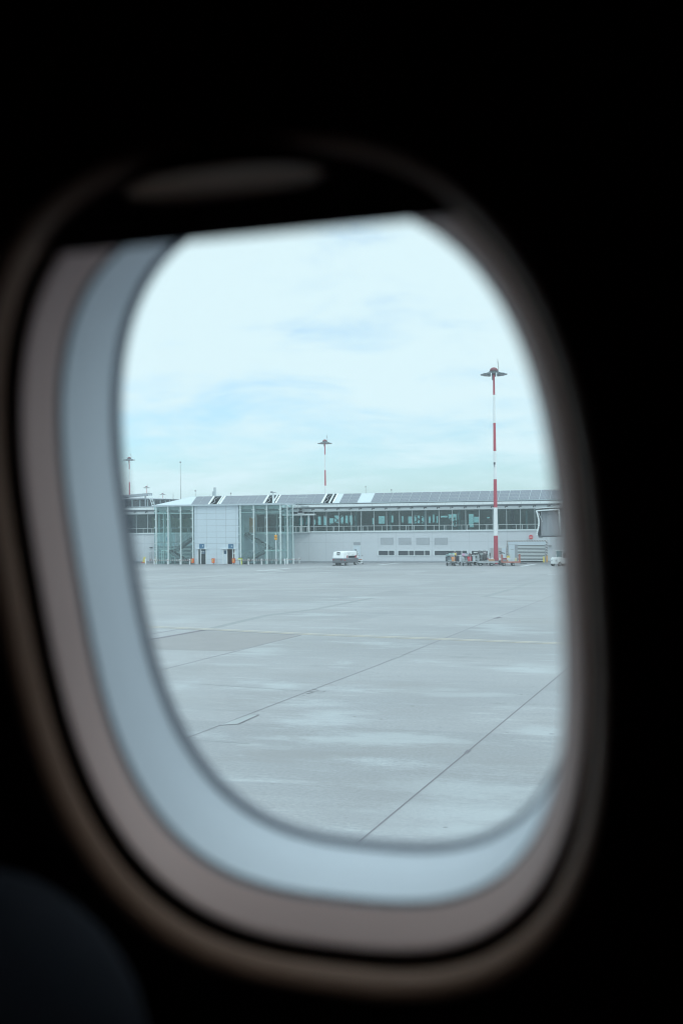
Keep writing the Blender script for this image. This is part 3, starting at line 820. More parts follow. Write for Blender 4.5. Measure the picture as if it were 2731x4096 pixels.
# roof clutter
def roof_post(u, v0, v1, r, label, cat='antenna', name='roof_antenna', tip=None, dy=2.0, group='thin antennas on the terminal roof'):
    x, z1 = FP(u, v0, Y0+dy); z0 = FP(u, v1, Y0+dy)[1]
    t = thing(name, label, cat, (x, Y0+dy, z0), group=group)
    b = MB(); b.tube((0,0,0), (0,0,z1-z0), r, r*.6, n=8); b.build('mast', M['dark'], t)
    if tip:
        b = MB(); b.tube((0,0,z1-z0), (0,0,z1-z0+tip), r*2.6, r*2.2, n=8); b.build('tip', M['dark'], t)
    return t
roof_post(722, 1852, 2012, .035, 'tallest thin whip antenna rising from the white hipped roof end', tip=.22, dy=3.5)
roof_post(693.5, 1971, 2016, .04, 'short pale antenna left of the tall whip on white roof end', dy=3.5)
roof_post(782, 1966, 2000, .03, 'short antenna at the ridge where solar panels begin', tip=.25, dy=2.6)
roof_post(924, 1976, 2000, .03, 'short antenna on the ridge right of the twin chimneys', tip=.2, dy=2.6)
roof_post(1462, 1949, 1990, .03, 'short antenna behind the blank white roof panels', tip=.15, dy=2.6)
roof_post(1565, 1962, 1990, .03, 'small antenna on ridge right of the blank white panels', tip=.18, dy=2.6)
x, z = FP(860, 2006, Y0+3); zt = FP(860, 1950, Y0+3)[1]
t = thing('chimney', 'grey twin flue chimney held by guy wires above left roof', 'chimney', (x, Y0+3, z))
b = MB(); b.box(-.14, .14, -.14, .14, 0, zt-z); b.build('tall_flue', M['steel'], t)
b = MB(); b.box(-.38, -.18, -.12, .12, 0, (zt-z)*.72); b.build('short_flue', M['steel'], t)
b = MB(); b.tube((0,0,(zt-z)*.7), (-1.9,0,.2), .012, n=5); b.tube((0,0,(zt-z)*.7), (1.9,0,.2), .012, n=5); b.path([(.3,0,.2),(.3,0,.75),(.75,0,.85),(.75,0,.2)], .03); b.build('guy_wire', M['steel'], t)
x, z = FP(1093, 2016, YB+.6); zt = FP(1093, 1971, YB+.6)[1]
t = thing('camera_post', 'white roof post carrying a small camera above second roof opening', 'camera post', (x, YB+.6, zt1))
b = MB(); b.tube((0,0,0), (0,0,zt-zt1), .13, .1, n=10); b.build('post', M['white'], t)
b = MB(); b.box(-.38, .38, -.12, .12, zt-zt1, zt-zt1+.1); b.box(-.3, -.05, -.3, .1, zt-zt1+.1, zt-zt1+.2); b.build('camera', M['soffit'], t)
x, z = FP(1210, 2043, Y0-1.2); zt = FP(1210, 1991, Y0-1.2)[1]
t = thing('access_ladder', 'thin steel access frame standing on corridor roof before solar panels', 'ladder', (x, Y0-1.2, zc))
b = MB()
hh = zt-zc
for q in (-.72, .0, .25): b.tube((q, 0, 0), (q, 0, hh*(.45 if q == .25 else 1)), .035, n=6)
b.tube((-.72,0,hh), (.75,0,hh), .035, n=6); b.tube((-.72,0,hh*.5), (.9,0,hh*.5), .035, n=6); b.box(-.2, .9, -.1, .2, hh*.42, hh*.47)
b.build('frame', M['steel'], t)
x, z = FP(1207, 2053, YC+.4)
t = thing('roof_unit', 'small dark rounded unit on white base on corridor roof', 'roof unit', (x, YC-.0, zc))
b = MB(); b.box(-.38, .38, -.3, .3, 0, .11); b.build('base', M['white'], t, bevel=.02)
b = MB(); b.prism([(-.36,.11),(.36,.11),(.22,.42),(-.2,.42)], -.25, .25); b.build('hood', M['dark'], t)

# ================================================================== ROUND ROOFTOP LOUNGE
YLN = Y0+11
xe, zroof = FP(669, 1997, YLN); zg0 = FP(620, 2034, YLN)[1]; ztop = FP(600, 1990, YLN)[1]
RL = 9.0; xc = xe-RL
LG = thing('round_lounge', 'round glazed rooftop lounge under a dark-edged disc roof', 'pavilion', (xc, YLN+3, zr0-.4))
zz = zr0-.4
b = MB(); b.lathe([(RL-.9, zroof-zz-.05), (RL, zroof-zz+.05), (RL-.05, zroof-zz+.10), (3, ztop-zz+.15), (.1, ztop-zz+.2)], 64); b.build('roof', M['soffit'], LG, smooth=False)
b = MB(); b.lathe([(RL-1.15, .0), (RL-1.15, zroof-zz-.04)], 64); gl = b.build('glazing', M['gvent'], LG)
b = MB(); b.lathe([(RL-.9, 0), (RL-.9, .45), (RL-1.4, .46)], 64); b.build('parapet', M['white'], LG)
b = MB()
for k in range(40):
    a = 2*math.pi*k/40; r = RL-1.1
    b.tube((r*math.cos(a), r*math.sin(a), .4), (r*math.cos(a), r*math.sin(a), zroof-zz), .07, n=6)
b.build('mullion_ring', M['post'], LG)
xa, za = FP(470, 1986, YLN-3); xb, zb = FP(603, 1976, YLN-3)
GA = thing('maintenance_gantry', 'long grey gantry beam above the round lounge roof', 'gantry', ((xa+xb)/2, YLN-3, zr0-.1))
o = Vector(((xa+xb)/2, YLN-3, zr0-.1))
b = MB(); b.hexa([(xa,YLN-3.6,za-.25),(xb,YLN-3.6,zb-.25),(xb,YLN-2.4,zb-.25),(xa,YLN-2.4,za-.25),(xa,YLN-3.6,za+.1),(xb,YLN-3.6,zb+.15),(xb,YLN-2.4,zb+.15),(xa,YLN-2.4,za+.1)]); b.build('beam', M['soffit'], GA, o)
b = MB(); x = FP(582, 1985, YLN-3)[0]
for q in (-6, -3, 0): b.tube((x+q, YLN-3, zr0-.1), (x+q, YLN-3, zb-.2), .09, n=8)
b.build('leg', M['soffit'], GA, o)
(xa, za), (xb, zb) = FP(599, 1978, YLN-4), FP(617, 2029, YLN-4)
LD = thing('roof_ladder', 'white ladder leaning against gantry beam end', 'ladder', (xb, YLN-4, zr0-.1)); o = Vector((xb, YLN-4, zr0-.1))
b = MB()
zbot = max(zb, zr0-.1)
for q in (-.2, .2): b.tube((xa+q, YLN-4, za), (xb+q, YLN-4, zbot), .035, n=6)
for k in range(9):
    t_ = (k+.5)/9; x = xa+(xb-xa)*t_; z = za+(zbot-za)*t_; b.tube((x-.2, YLN-4, z), (x+.2, YLN-4, z), .025, n=6)
b.build('rungs', M['white'], LD, o)

# ================================================================== FLOODLIGHT MASTS
def mast_proto(ang=0.2):
    t = thing('floodlight_mast', 'x', 'light mast', group='red and white floodlight masts')
    HM = 25.6; nb = 7; bh = 3.68
    b = MB(); n = 20
    for k in range(nb):
        z0, z1 = k*bh, min((k+1)*bh, HM-.6)
        r0, r1 = .30-.19*z0/HM, .30-.19*z1/HM
        b.m = 0 if k % 2 == 0 else 1
        b.tube((0,0,z0), (0,0,z1), r0, r1, n=n, caps=(k in (0, nb-1)))
    b.build('pole', [M['red'], M['mastw']], t)
    b = MB(); b.lathe([(.55, HM-.42), (.50, HM-.2), (.36, HM-.03), (.16, HM+.06), (.02, HM+.08)], 24); b.build('dome', mat('dome_red', (.19, .045, .065), .5), t, smooth=True)
    b = MB(); b.lathe([(.5, HM-.55), (.62, HM-.5), (.62, HM-.43), (.5, HM-.42)], 24)
    for k in range(8):
        a = ang+k*math.pi/4; b.tube((.4*math.cos(a), .4*math.sin(a), HM-.5), (1.15*math.cos(a), 1.15*math.sin(a), HM-.72), .045, n=6)
    b.tube((-.16,0,HM-1.6), (-.16,0,HM-.5), .1, n=8)
    b.build('lamp_ring', mat('floodlight_grey', (.15, .18, .205), .5, .1), t)
    for k in range(8):
        a = ang+k*math.pi/4; d = Vector((math.cos(a), math.sin(a), 0)); s = Vector((-d.y, d.x, 0))
        p = d*1.3+Vector((0,0,HM-.85)); b = MB()
        def c(i, j, l): return p+d*i+s*j+Vector((0,0,l))
        b.hexa([c(-.42,-.3,-.16), c(.44,-.24,-.05), c(.44,.24,-.05), c(-.42,.3,-.16), c(-.42,-.3,.14), c(.44,-.22,.05), c(.44,.22,.05), c(-.42,.3,.14)])
        fl = b.build('floodlight', mat('floodlight_grey', (.15, .18, .205), .5, .1), t)
        b = MB(); b.hexa([c(-.38,-.26,-.19), c(.38,-.22,-.09), c(.38,.22,-.09), c(-.38,.26,-.19), c(-.38,-.26,-.165), c(.38,-.22,-.062), c(.38,.22,-.062), c(-.38,.26,-.165)]); b.build('lens', M['gvent'], fl)
    b = MB(); b.path([(.6,0,HM-.45),(.62,0,HM+.05),(.56,0,HM+.55)], .03); b.tube((.56,0,HM+.5), (.54,0,HM+.9), .045, n=6); b.tube((.54,0,HM+.9), (.53,0,HM+1.2), .02, n=6); b.build('antenna', M['dark'], t)
    return t
x, y = GP(1983, 2255.5)
mp = mast_proto(); mp.location = (x, y, 0)
tag(mp, 'tallest red and white floodlight mast standing behind the baggage dollies')
b = MB(); b.box(-.10, .12, -.42, -.28, 12.95, 13.25); b.tube((0,-.35,12.6), (0,-.35,12.95), .03); b.build('bracket', M['dark'], mp)
for (u, depth, rz, lab) in ((1302.5, 289, .5, 'floodlight mast rising behind third roof opening at centre'),
                            (520, 351, .9, 'pale floodlight mast beside the left window edge'),
                            (588, 596, .3, 'distant floodlight mast just above the gantry beam'),
                            (652, 720, 1.1, 'farthest floodlight mast right of the round lounge roof')):
    p = AT(u, 2100, depth); c = dup(mp); c.location = (p.x, p.y, 0); c.rotation_euler = (0, 0, rz)
    for ch in list(c.children):
        if ch.name.startswith('bracket'): bpy.data.objects.remove(ch)
    c['label'] = lab

# ================================================================== SIGNS
def sign_plate(u0, v0, u1, v1, Y, label, m, name='sign', marks=()):
    xa, zb = FP(u0, v0, Y); xb, za = FP(u1, v1, Y); w, h = xb-xa, zb-za
    t = thing(name, label, 'sign', ((xa+xb)/2, Y, (za+zb)/2))
    b = MB(); b.box(-w/2, w/2, -.05, 0, -h/2, h/2); b.build('plate', m, t, bevel=.03)
    if marks:
        b = MB()
        for (a, c, d, e) in marks: b.box((a-.5)*w, (c-.5)*w, -.058, -.0505, (.5-e)*h, (.5-d)*h)
        b.build('pictogram', M['gpuw'], t)
    return t
sign_plate(797.8, 2175.5, 818, 2194.5, YB-.03, 'blue square sign above the glass entrance door', M['blue'], marks=((.62,.80,.38,.52),(.66,.75,.33,.38),(.82,.86,.82,.95)))
sign_plate(913.5, 2176, 934.4, 2195, YB-.03, 'blue square sign above the open dark doorway', M['blue'], marks=((.60,.82,.42,.53),(.68,.78,.37,.42)))
x, z = FP(2121.8, 2148.3, Y0-.1)
t = thing('no_entry_sign', 'round red no-entry sign with white bar above striped gate', 'sign', (x, Y0-.1, z))
def disc(r, y0, y1, n=40): 
    return MB().prism([(r*math.cos(2*math.pi*k/n), r*math.sin(2*math.pi*k/n)) for k in range(n)], y0, y1)
disc(.29, -.04, .09).build('plate', M['signred'], t)
b = MB(); b.box(-.22, .22, -.052, -.0405, -.045, .045); b.build('bar', M['gpuw'], t)
x, z = FP(672.5, 2155.5, Y0-.06)
t = thing('arrow_sign', 'round blue sign with white up arrow behind left glass stairwell', 'sign', (x, Y0-.06, z))
disc(.27, -.03, .05).build('plate', mat('arrow_blue', (.03, .20, .38), .4), t)
b = MB(); b.prism([(-.05,-.2),(.05,-.2),(.05,.04),(.13,.04),(0,.2),(-.13,.04),(-.05,.04)], -.04, -.0305); b.build('arrow', M['gpuw'], t)
x, y = GP(1105, 2258)
t = thing('stand_sign', 'orange stand sign 5A on slim white post before right stairwell', 'sign', (x, y, 0))
zb_, zt_ = FP(1103, 2159, y)[1], FP(1103, 2140, y)[1]
b = MB(); b.tube((0,0,0), (0,0,zb_), .07, .06, n=10); b.tube((0,0,zt_), (0,0,zt_+.3), .05, n=8); b.build('post', M['white'], t)
b = MB(); b.box(-.19, .19, -.12, -.04, zb_, zt_); b.build('plate', M['amber'], t, bevel=.02)
text('5A', .34, M['black'], t, (0, -.126, (zb_+zt_)/2), (math.pi/2, 0, 0))

# ================================================================== BOLLARDS AND BARRIERS
def bollard_proto():
    t = thing('bollard', 'x', 'bollard', group='white bollards along the stair block')
    b = MB(); b.tube((0,0,0), (0,0,.68), .085, n=14); b.build('post', M['mastw'], t)
    b = MB(); b.lathe([(.085,.68),(.095,.70),(.07,.77),(.02,.80)], 14); b.build('cap', M['mastw'], t, smooth=True)
    return t
bp = None
for (u, v, lab) in ((583, 2257.5, 'blurred white bollard in front of the yellow warning board'),
                    (618, 2258, 'white bollard at the far left corner of the glass stairwell'),
                    (671.5, 2258, 'white bollard before left stairwell under the blue arrow sign'),
                    (722, 2258, 'white bollard midway along the left glass stairwell'),
                    (759.5, 2258, 'white bollard touching the orange bin by the tower corner'),
                    (994, 2258, 'white bollard just right of the lime yellow stand'),
                    (1046.5, 2258, 'white bollard midway between lime stand and orange stand sign'),
                    (1139.5, 2258, 'thicker white bollard right of the orange stand sign'),
                    (1148.5, 2257.5, 'white bollard at left end of the short slanted rail'),
                    (1173.5, 2255.5, 'white bollard in the middle of the short slanted rail'),
                    (1197, 2253.5, 'white bollard at right end of the short slanted rail')):
    if bp is None: o = bp = bollard_proto()
    else: o = dup(bp)
    x, y = GP(u, v); o.location = (x, y, 0); o['label'] = lab
def rail(pts, label, z=.62):
    P = [Vector((*GP(u, v), z)) for u, v in pts]; o = P[0].copy(); o.z = 0
    t = thing('barrier_rail', label, 'barrier', o, group='red and white barrier rails')
    a, c = P[0]-o, P[-1]-o
    d = c-a; L = math.hypot(d.x, d.y); t.rotation_euler = (0, 0, math.atan2(d.y, d.x))
    b = MB(); b.box(0, L, -.10-.04, -.10+.02, z-.05, z+.05); b.build('rail', M['redwhite'], t)
    b = MB()
    for q in (.15, L-.15): b.box(q-.05, q+.05, -.12, .0, z-.12, z-.051)
    b.build('bracket', M['steel'], t)
rail([(602, 2258), (764, 2258)], 'long red and white rail before the left glass stairwell')
rail([(941, 2258), (1114, 2258)], 'long red and white rail before the right glass stairwell')
rail([(1128, 2258), (1201, 2253.5)], 'short slanted red and white rail at stairwell right end')

# bins
def bin_proto():
    t = thing('litter_bin', 'x', 'bin', group='orange litter bins')
    b = MB(); b.prism([(-.17,.18),(.17,.18),(.21,.78),(-.21,.78)], -.15, .15); b.build('body', M['orange'], t, bevel=.03)
    b = MB(); b.prism([(-.21,.781),(.21,.781),(.17,.84),(-.17,.84)], -.15, .15); b.m = 1; b.box(-.12, .12, -.156, -.1505, .79, .825); b.build('lid', [M['orange'], M['black']], t)
    b = MB(); b.box(-.10, .06, -.172, -.158, .42, .68); b.m = 1; b.box(-.04, .0, -.18, -.1725, .48, .62); b.build('sticker', [M['yellow'], M['dark']], t)
    b = MB(); b.tube((0,.1,0), (0,.1,.18), .045, n=10); b.box(-.12, .12, -.02, .2, 0, .02); b.build('post', M['dark'], t)
    return t
bn = bin_proto()
for i, (u, lab) in enumerate(((771, 'orange litter bin at the tower corner by left stairwell'), (853.5, 'orange litter bin between the two tower doors'), (935, 'orange litter bin before the open dark doorway'))):
    o = bn if i == 0 else dup(bn)
    x, y = GP(u, 2257.5); o.location = (x, y, 0); o['label'] = lab
x, y = GP(961.5, 2258)
t = thing('lime_stand', 'lime yellow steel stand with dark top beside the right stairwell', 'stand', (x, y, 0))
for q in (-.20, .20):
    b = MB(); b.box(q-.035, q+.035, -.12, .12, 0, .62); b.build('leg', M['lime'] if q > 0 else M['panel'], t)
b = MB(); b.box(-.27, .27, -.16, .16, .62, .84); b.m = 1; b.box(-.2, .2, -.168, -.1605, .66, .74); b.build('cabinet', [M['lime'], M['panel']], t, bevel=.01)
b = MB(); b.box(-.2, .24, -.12, .12, .842, .95); b.build('lid', M['dark'], t)
x, y = GP(577, 2252)
t = thing('warning_board', 'yellow leaning warning board with red foot by left window edge', 'warning board', (x, y, 0))
b = MB(); b.hexa([(-.22,-.1,.1),(.24,-.1,.1),(.24,-.05,.1),(-.22,-.05,.1),(-.05,.05,.92),(.22,.05,.92),(.22,.1,.92),(-.05,.1,.92)]); b.build('board', M['yellow'], t)
b = MB(); b.box(-.36, .2, -.2, .25, 0, .1); b.build('foot', M['signred'], t)
x, y = GP(604, 2251)
t = thing('hoop_barrier', 'tall grey hoop with red and white boards left of stairwell', 'barrier', (x, y, 0))
b = MB(); b.path([(-.17,0,0),(-.17,0,1.5),(.17,0,1.5),(.17,0,0)], .03); b.build('hoop', M['steel'], t)
for z in (.3, .5):
    b = MB(); b.box(-.16, .14, -.05, -.031, z, z+.1); b.build('board', M['signred'] if z < .4 else M['rust'], t)
for (u, v, h, lab) in ((2062, 2249.5, .62, 'yellow guard post between gate door and shutter, behind red dolly'), (2173.5, 2250, .78, 'yellow guard post at the right end of the shutter')):
    x, y = GP(u, v); t = thing('guard_post', lab, 'guard post', (x, y, 0), group='yellow guard posts at the gate')
    b = MB(); b.box(-.10, .10, -.08, .08, 0, h); b.build('post', M['yellow'], t, bevel=.02)
    b = MB(); b.box(-.14, .14, -.12, .12, 0, .02); b.build('base_plate', M['dark'], t)
x, y = GP(2033, 2250); 
t = thing('yellow_box', 'square yellow box on slim post at left side of gate', 'box', (x, y, 0))
b = MB(); b.box(-.19, .16, -.12, .12, .55, .92); b.build('housing', M['yellow'], t, bevel=.02)
b = MB(); b.tube((0,0,0), (0,0,.55), .05); b.build('post', M['amber'], t)
# grey screen behind mast
x0, y0 = GP(1961, 2249.5); x1 = FP(2024, 2249, y0)[0]; hz_ = FP(1990, 2188.5, y0)[1]
t = thing('screen_wall', 'grey ribbed screen wall with white cap behind the tall mast', 'wall', ((x0+x1)/2, y0, 0)); w = (x1-x0)
b = MB(); b.box(-w/2, w/2, -.15, .15, 0, hz_-.06)
for k in range(18): b.box(-w/2+.1+k*(w-.2)/18, -w/2+.16+k*(w-.2)/18, -.165, -.1505, 0.02, hz_-.08)
b.build('body', mat('ribbed_screen', (.47, .46, .48), .6), t)
b = MB(); b.box(-w/2-.03, w/2+.03, -.2, .2, hz_-.06, hz_); b.build('cap', M['white'], t)
b = MB(); b.box(w/2-.55, w/2-.02, -.19, -.166, .05, hz_-.1); b.build('door', M['panel'], t)
# red and white barrier boards behind dollies
for (ua, ub, v, lab) in ((1932, 2003, 2254, 'long red and white plank barrier behind the grey dolly'), (2006, 2040, 2254, 'short red and white plank barrier behind the red dolly')):
    xa, ya = GP(ua, v); xb, yb = GP(ub, v); L = xb-xa
    t = thing('plank_barrier', lab, 'barrier', (xa, ya, 0), math.atan2(yb-ya, xb-xa), group='plank barriers behind the dollies')
    b = MB(); b.box(0, L, -.03, .03, .50, .72); b.build('plank', M['boardrw'], t)
    b = MB()
    for q in (.3, L*.5, L-.3):
        b.box(q-.03, q+.03, .031, .09, 0, .85); b.box(q-.2, q+.2, -.1, .2, 0, .03)
    b.build('stand', M['mastw'], t)
# low guard rail before the gate door
(xa, ya), (xb, yb) = GP(2034, 2251), GP(2064, 2251)
t = thing('guard_rail', 'low white slatted guard rail before the gate personnel door', 'rail', (xa, ya, 0)); L = xb-xa
b = MB(); b.tube((0,0,.62), (L,0,.62), .03)
for k in range(9): b.tube((L*k/8,0,0), (L*k/8,0,.62), .022, n=6)
b.build('bars', M['mastw'], t)

# ================================================================== VEHICLES AND CARTS
def wheel(parent, x, y, r, w, axis='y', name='wheel'):
    b = MB(); n = 20
    d = Vector((0, w/2, 0)); c = Vector((x, y, r))
    b.tube(c-d, c+d, r, n=n); o = b.build(name, M['tyre'], parent, bevel=.015)
    b = MB(); b.tube(c-d*1.06, c+d*1.06, r*.56, n=n); b.m = 1; b.tube(c-d*1.12, c+d*1.12, r*.22, n=10); b.build('rim', [M['rim'], M['dark']], o)
    return o
# ground power cart: long axis along local +x, near side is local -y
x, y = GP(1386, 2262)
ang = TH + rad(54)
GPU = thing('ground_power_cart', 'white ground power cart with grey chassis parked before terminal', 'power cart', (x, y, 0), ang)
L, W = 3.45, 1.70; ox, oy = -.66, .05
# chassis
b = MB(); b.box(ox-.1, ox+L, oy, oy+W, .34, .86); b.build('chassis', M['gpug'], GPU, bevel=.08, seg=3)
b = MB(); b.box(ox-.13, ox+L+.02, oy-.03, oy+W+.03, .86, .95); b.build('deck', M['soffit'], GPU, bevel=.02)
# rear housing (facing camera-left), tapered
b = MB(); b.hexa([(ox-.08,oy,.95),(ox+.85,oy,.95),(ox+.85,oy+W,.95),(ox-.08,oy+W,.95),(ox+.10,oy+.06,1.78),(ox+.85,oy+.06,1.84),(ox+.85,oy+W-.06,1.84),(ox+.10,oy+W-.06,1.78)])
b.build('rear_housing', M['gpuw'], GPU, bevel=.09, seg=4)
b = MB(); b.prism([(ox+.87,1.22),(ox+L-.36,1.22),(ox+L-.36,1.84),(ox+.87,1.84)], oy+.04, oy+W-.04); b.build('canopy', M['gpuw'], GPU, bevel=.08, seg=3)
b = MB(); b.hexa([(ox+L-.34,oy,.95),(ox+L,oy,.95),(ox+L,oy+W,.95),(ox+L-.34,oy+W,.95),(ox+L-.34,oy+.05,1.82),(ox+L-.05,oy+.05,1.70),(ox+L-.05,oy+W-.05,1.70),(ox+L-.34,oy+W-.05,1.82)])
b.build('front_housing', M['gpuw'], GPU, bevel=.05, seg=3)
b = MB(); b.box(ox+.87, ox+L-.36, oy+.35, oy+W-.35, .951, 1.219); b.build('cable_bay', M['black'], GPU)
b = MB()
for q in (ox+.98, ox+L-.52):
    b.m = 0; b.prism([(q-.1,.96),(q+.16,.96),(q+.12,1.32),(q-.06,1.32)], oy+.02, oy+.2)
    b.m = 1; b.path([(q,oy-.01,1.25),(q+.05,oy-.02,1.1),(q+.02,oy-.01,.98)], .03)
b.build('hose_holder', [mat('hose_red', (.38, .03, .05), .5), M['gpuw']], GPU)
b = MB(); b.box(ox+1.2, ox+1.5, oy+.028, oy+.039, 1.38, 1.41); b.box(ox+2.05, ox+2.35, oy+.028, oy+.039, 1.38, 1.41); b.box(ox+1.15, ox+1.5, oy+.028, oy+.039, 1.56, 1.59); b.build('badge', M['soffit'], GPU)
b = MB(); yc = oy+W*.46; b.box(ox-.01, ox+.08, yc-.22, yc+.22, 1.35, 1.78); b.m = 1; b.box(ox-.03, ox-.0105, yc-.19, yc+.06, 1.47, 1.66); b.m = 0; b.box(ox-.04, ox-.0305, yc-.13, yc+.0, 1.52, 1.61); b.build('control_panel', [M['dark'], M['gpuw']], GPU)
b = MB()
for q in (oy+.12, oy+W-.30): b.box(ox-.14, ox-.101, q, q+.2, .70, .83)
b.box(ox+.18, ox+.5, oy-.012, oy-.001, .62, .80)
b.build('tail_lamp', mat('lamp_red', (.33, .04, .07), .4), GPU)
b = MB(); b.box(ox-.35, ox+.25, oy+.2, oy+W-.2, 0.0, .10); b.box(ox-.1, ox+.2, oy+.5, oy+W-.5, .10, .34); b.build('tow_hitch', M['black'], GPU)
b = MB(); b.path([(ox+L-.36,oy+.03,1.0),(ox+L-.36,oy+.0,1.75),(ox+L-.45,oy+.1,1.95)], .025); b.box(ox+L-.62, ox+L-.35, oy+.05, oy+.2, 1.95, 2.03); b.build('mirror_arm', M['black'], GPU)
text('013', .2, M['gpug'], GPU, (ox+L-.16, oy-.004, 1.38), (math.pi/2, -math.pi/2, 0))
for (wx, wy) in ((.10, oy+.10), (2.15, oy+.10), (.10, oy+W-.10), (2.15, oy+W-.10)): wheel(GPU, wx, wy, .23, .2)
# little white hand trolley beside it
x, y = GP(1441, 2257)
t = thing('hand_trolley', 'small white hand trolley with red shelf beside power cart', 'trolley', (x, y, 0), .2)
b = MB(); b.path([(-.3,0,.1),(-.3,0,.8)], .025); b.path([(.25,0,.1),(.25,0,1.1)], .02); b.box(-.32, .3, -.2, .2, .16, .22); b.box(-.32, .28, -.2, .2, .5, .56); b.build('frame', M['gpuw'], t)
b = MB(); b.box(-.3, .2, -.2, .2, .56, .68); b.build('shelf', M['rust'], t)
b = MB(); b.box(.18, .34, -.05, .05, 1.1, 1.17); b.build('handle', M['black'], t)
for q in (-.3, .3): wheel(t, q, 0, .1, .08)

# baggage carts: cage frame on two axles, local x is the long axis
def bag_cart(loc, rz, label):
    t = thing('baggage_cart', label, 'baggage cart', loc, rz, group='loaded baggage carts')
    L, W, zd = 2.5, 1.25, .52
    b = MB(); b.box(0, L, -W/2, W/2, zd-.08, zd); b.build('deck', M['steel'], t, bevel=.01)
    for xx in (0.03, L-.03):
        b = MB()
        b.path([(xx,-W/2+.03,zd),(xx,-W/2+.03,1.22),(xx,-W/2+.2,1.38)], .028); b.path([(xx,W/2-.03,zd),(xx,W/2-.03,1.22),(xx,W/2-.2,1.38)], .028)
        b.tube((xx,0,zd), (xx,0,1.3), .025, n=6); b.tube((xx,-W/2+.03,.86), (xx,W/2-.03,.86), .02, n=6)
        if xx < 1:
            b.box(xx-.03, xx-.02, -.3, .28, .64, .76)
        b.build('end_frame', M['steel'], t)
    b = MB()
    for xx in (.4, L-.4): b.tube((xx,-W/2+.08,.2), (xx,W/2-.08,.2), .04, n=8)
    b.box(.3, L-.3, -.1, .1, .3, zd-.08); b.bar((-.6,0,.26), (.3,0,.34), .06, .06); b.build('axle_frame', M['dark'], t)
    for xx in (.4, L-.4):
        for yy in (-W/2+.1, W/2-.1): wheel(t, xx, yy, .2, .12)
    return t
BAGM = {}
def bag(world, size, rz, col, label, kind='suitcase', rough=.5, tilt=0):
    t = thing(kind, label, kind.replace('_', ' '), world, rz, group=None)
    t.rotation_euler = (tilt, 0, rz)
    sx_, sy_, sz_ = size; key = 'bag_%02d%02d%02d' % tuple(int(c*99) for c in col)
    m = mat(key, col, rough, var=.12, scale=9)
    if kind in ('suitcase', 'pushchair'):
        b = MB(); b.box(-sx_/2, sx_/2, -sy_/2, sy_/2, .04, sz_); b.build('shell', m, t, bevel=min(size)*.18, seg=3)
        b = MB(); q = sx_*.22; b.path([(-q,0,sz_),(-q,0,sz_+.05),(q,0,sz_+.05),(q,0,sz_)], .014); b.build('handle', M['black'], t)
        b = MB()
        for q in (-sx_*.38, sx_*.38): b.tube((q,-.03,.03), (q,.03,.03), .03, n=8)
        b.build('castor', M['black'], t)
    else:
        b = MB(); e = random.uniform(.06, .16)*sx_
        b.hexa([(-sx_/2,-sy_/2,0),(sx_/2,-sy_/2,0),(sx_/2,sy_/2,0),(-sx_/2,sy_/2,0),
                (-sx_/2+e,-sy_/2+.03,sz_),(sx_/2-e*.5,-sy_/2+.04,sz_*.88),(sx_/2-e,sy_/2-.03,sz_*.92),(-sx_/2+e*.6,sy_/2-.04,sz_*.97)])
        b.build('body', m, t, bevel=min(size)*.33, seg=4, smooth=True)
        b = MB(); q = sx_*.25; b.path([(-q,-sy_*.3,sz_*.75),(-q*.6,-sy_*.3,sz_+.06),(q*.6,-sy_*.3,sz_+.06),(q,-sy_*.3,sz_*.75)], .018); b.build('strap', M['black'], t)
    return t
carts = []
crz = TH + rad(62)                            # carts point away and to the right
for (u, v, lab) in ((1798, 2263.5, 'baggage cart with orange suitcase, leftmost of the train'), (1862, 2263.2, 'baggage cart with the red suitcase at its end'), (1908, 2260, 'baggage cart heaped with black bags behind the red suitcase cart')):
    x, y = GP(u, v)
    c = bag_cart((x, y, 0), crz, lab); carts.append(c)
def on_cart(c, lx, ly, z):
    a = c.rotation_euler.z
    return (c.location.x+lx*math.cos(a)-ly*math.sin(a), c.location.y+lx*math.sin(a)+ly*math.cos(a), z)
Z = .521
c1, c2, c3 = carts
perp = crz-math.pi/2                          # across the cart
def put(c, lx, ly, z, size, col, label, kind='suitcase', dr=0, rough=.5, tilt=0):
    return bag(on_cart(c, lx, ly, z), size, perp+dr, col, label, kind, rough, tilt)
put(c1, .22, -.38, Z, (.42, .26, .60), (.86, .33, .12), 'orange hard suitcase on left baggage cart')
put(c1, .22, .12, Z, (.52, .24, .58), (.09, .12, .14), 'dark grey suitcase beside orange one on left cart')
put(c1, .25, .50, Z, (.28, .26, .62), (.05, .06, .08), 'narrow black suitcase at left edge of the left cart')
put(c1, .30, .30, 1.17, (.62, .42, .26), (.22, .32, .34), 'teal grey suitcase lying high on the left cart')
put(c1, .75, .02, 1.20, (.80, .45, .33), (.42, .72, .68), 'pale mint suitcase topmost on the left cart', dr=.1)
put(c1, .32, -.18, 1.16, (.62, .42, .34), (.30, .30, .33), 'grey soft holdall slumped over the left cart frame', 'holdall', dr=.2)
put(c1, .75, -.45, Z, (.34, .3, .70), (.06, .05, .06), 'black suitcase behind the orange one on left cart')
put(c1, 1.2, -.5, Z, (.5, .34, .74), (.035, .045, .075), 'navy suitcase at right side of the left cart', dr=1.2)
put(c1, .80, -.42, 1.27, (.30, .22, .34), (.78, .58, .16), 'yellow small bag on upper right of the left cart', 'holdall')
put(c1, .8, .45, Z, (.4, .3, .75), (.05, .06, .07), 'dark tall suitcase at back left of left cart')
put(c1, .70, .62, 1.28, (.42, .3, .42), (.045, .05, .06), 'black rucksack hanging at left top of left cart', 'holdall')
put(c1, 1.3, -.2, 1.30, (.5, .4, .45), (.20, .13, .14), 'brown soft bag behind yellow bag on left cart', 'holdall')
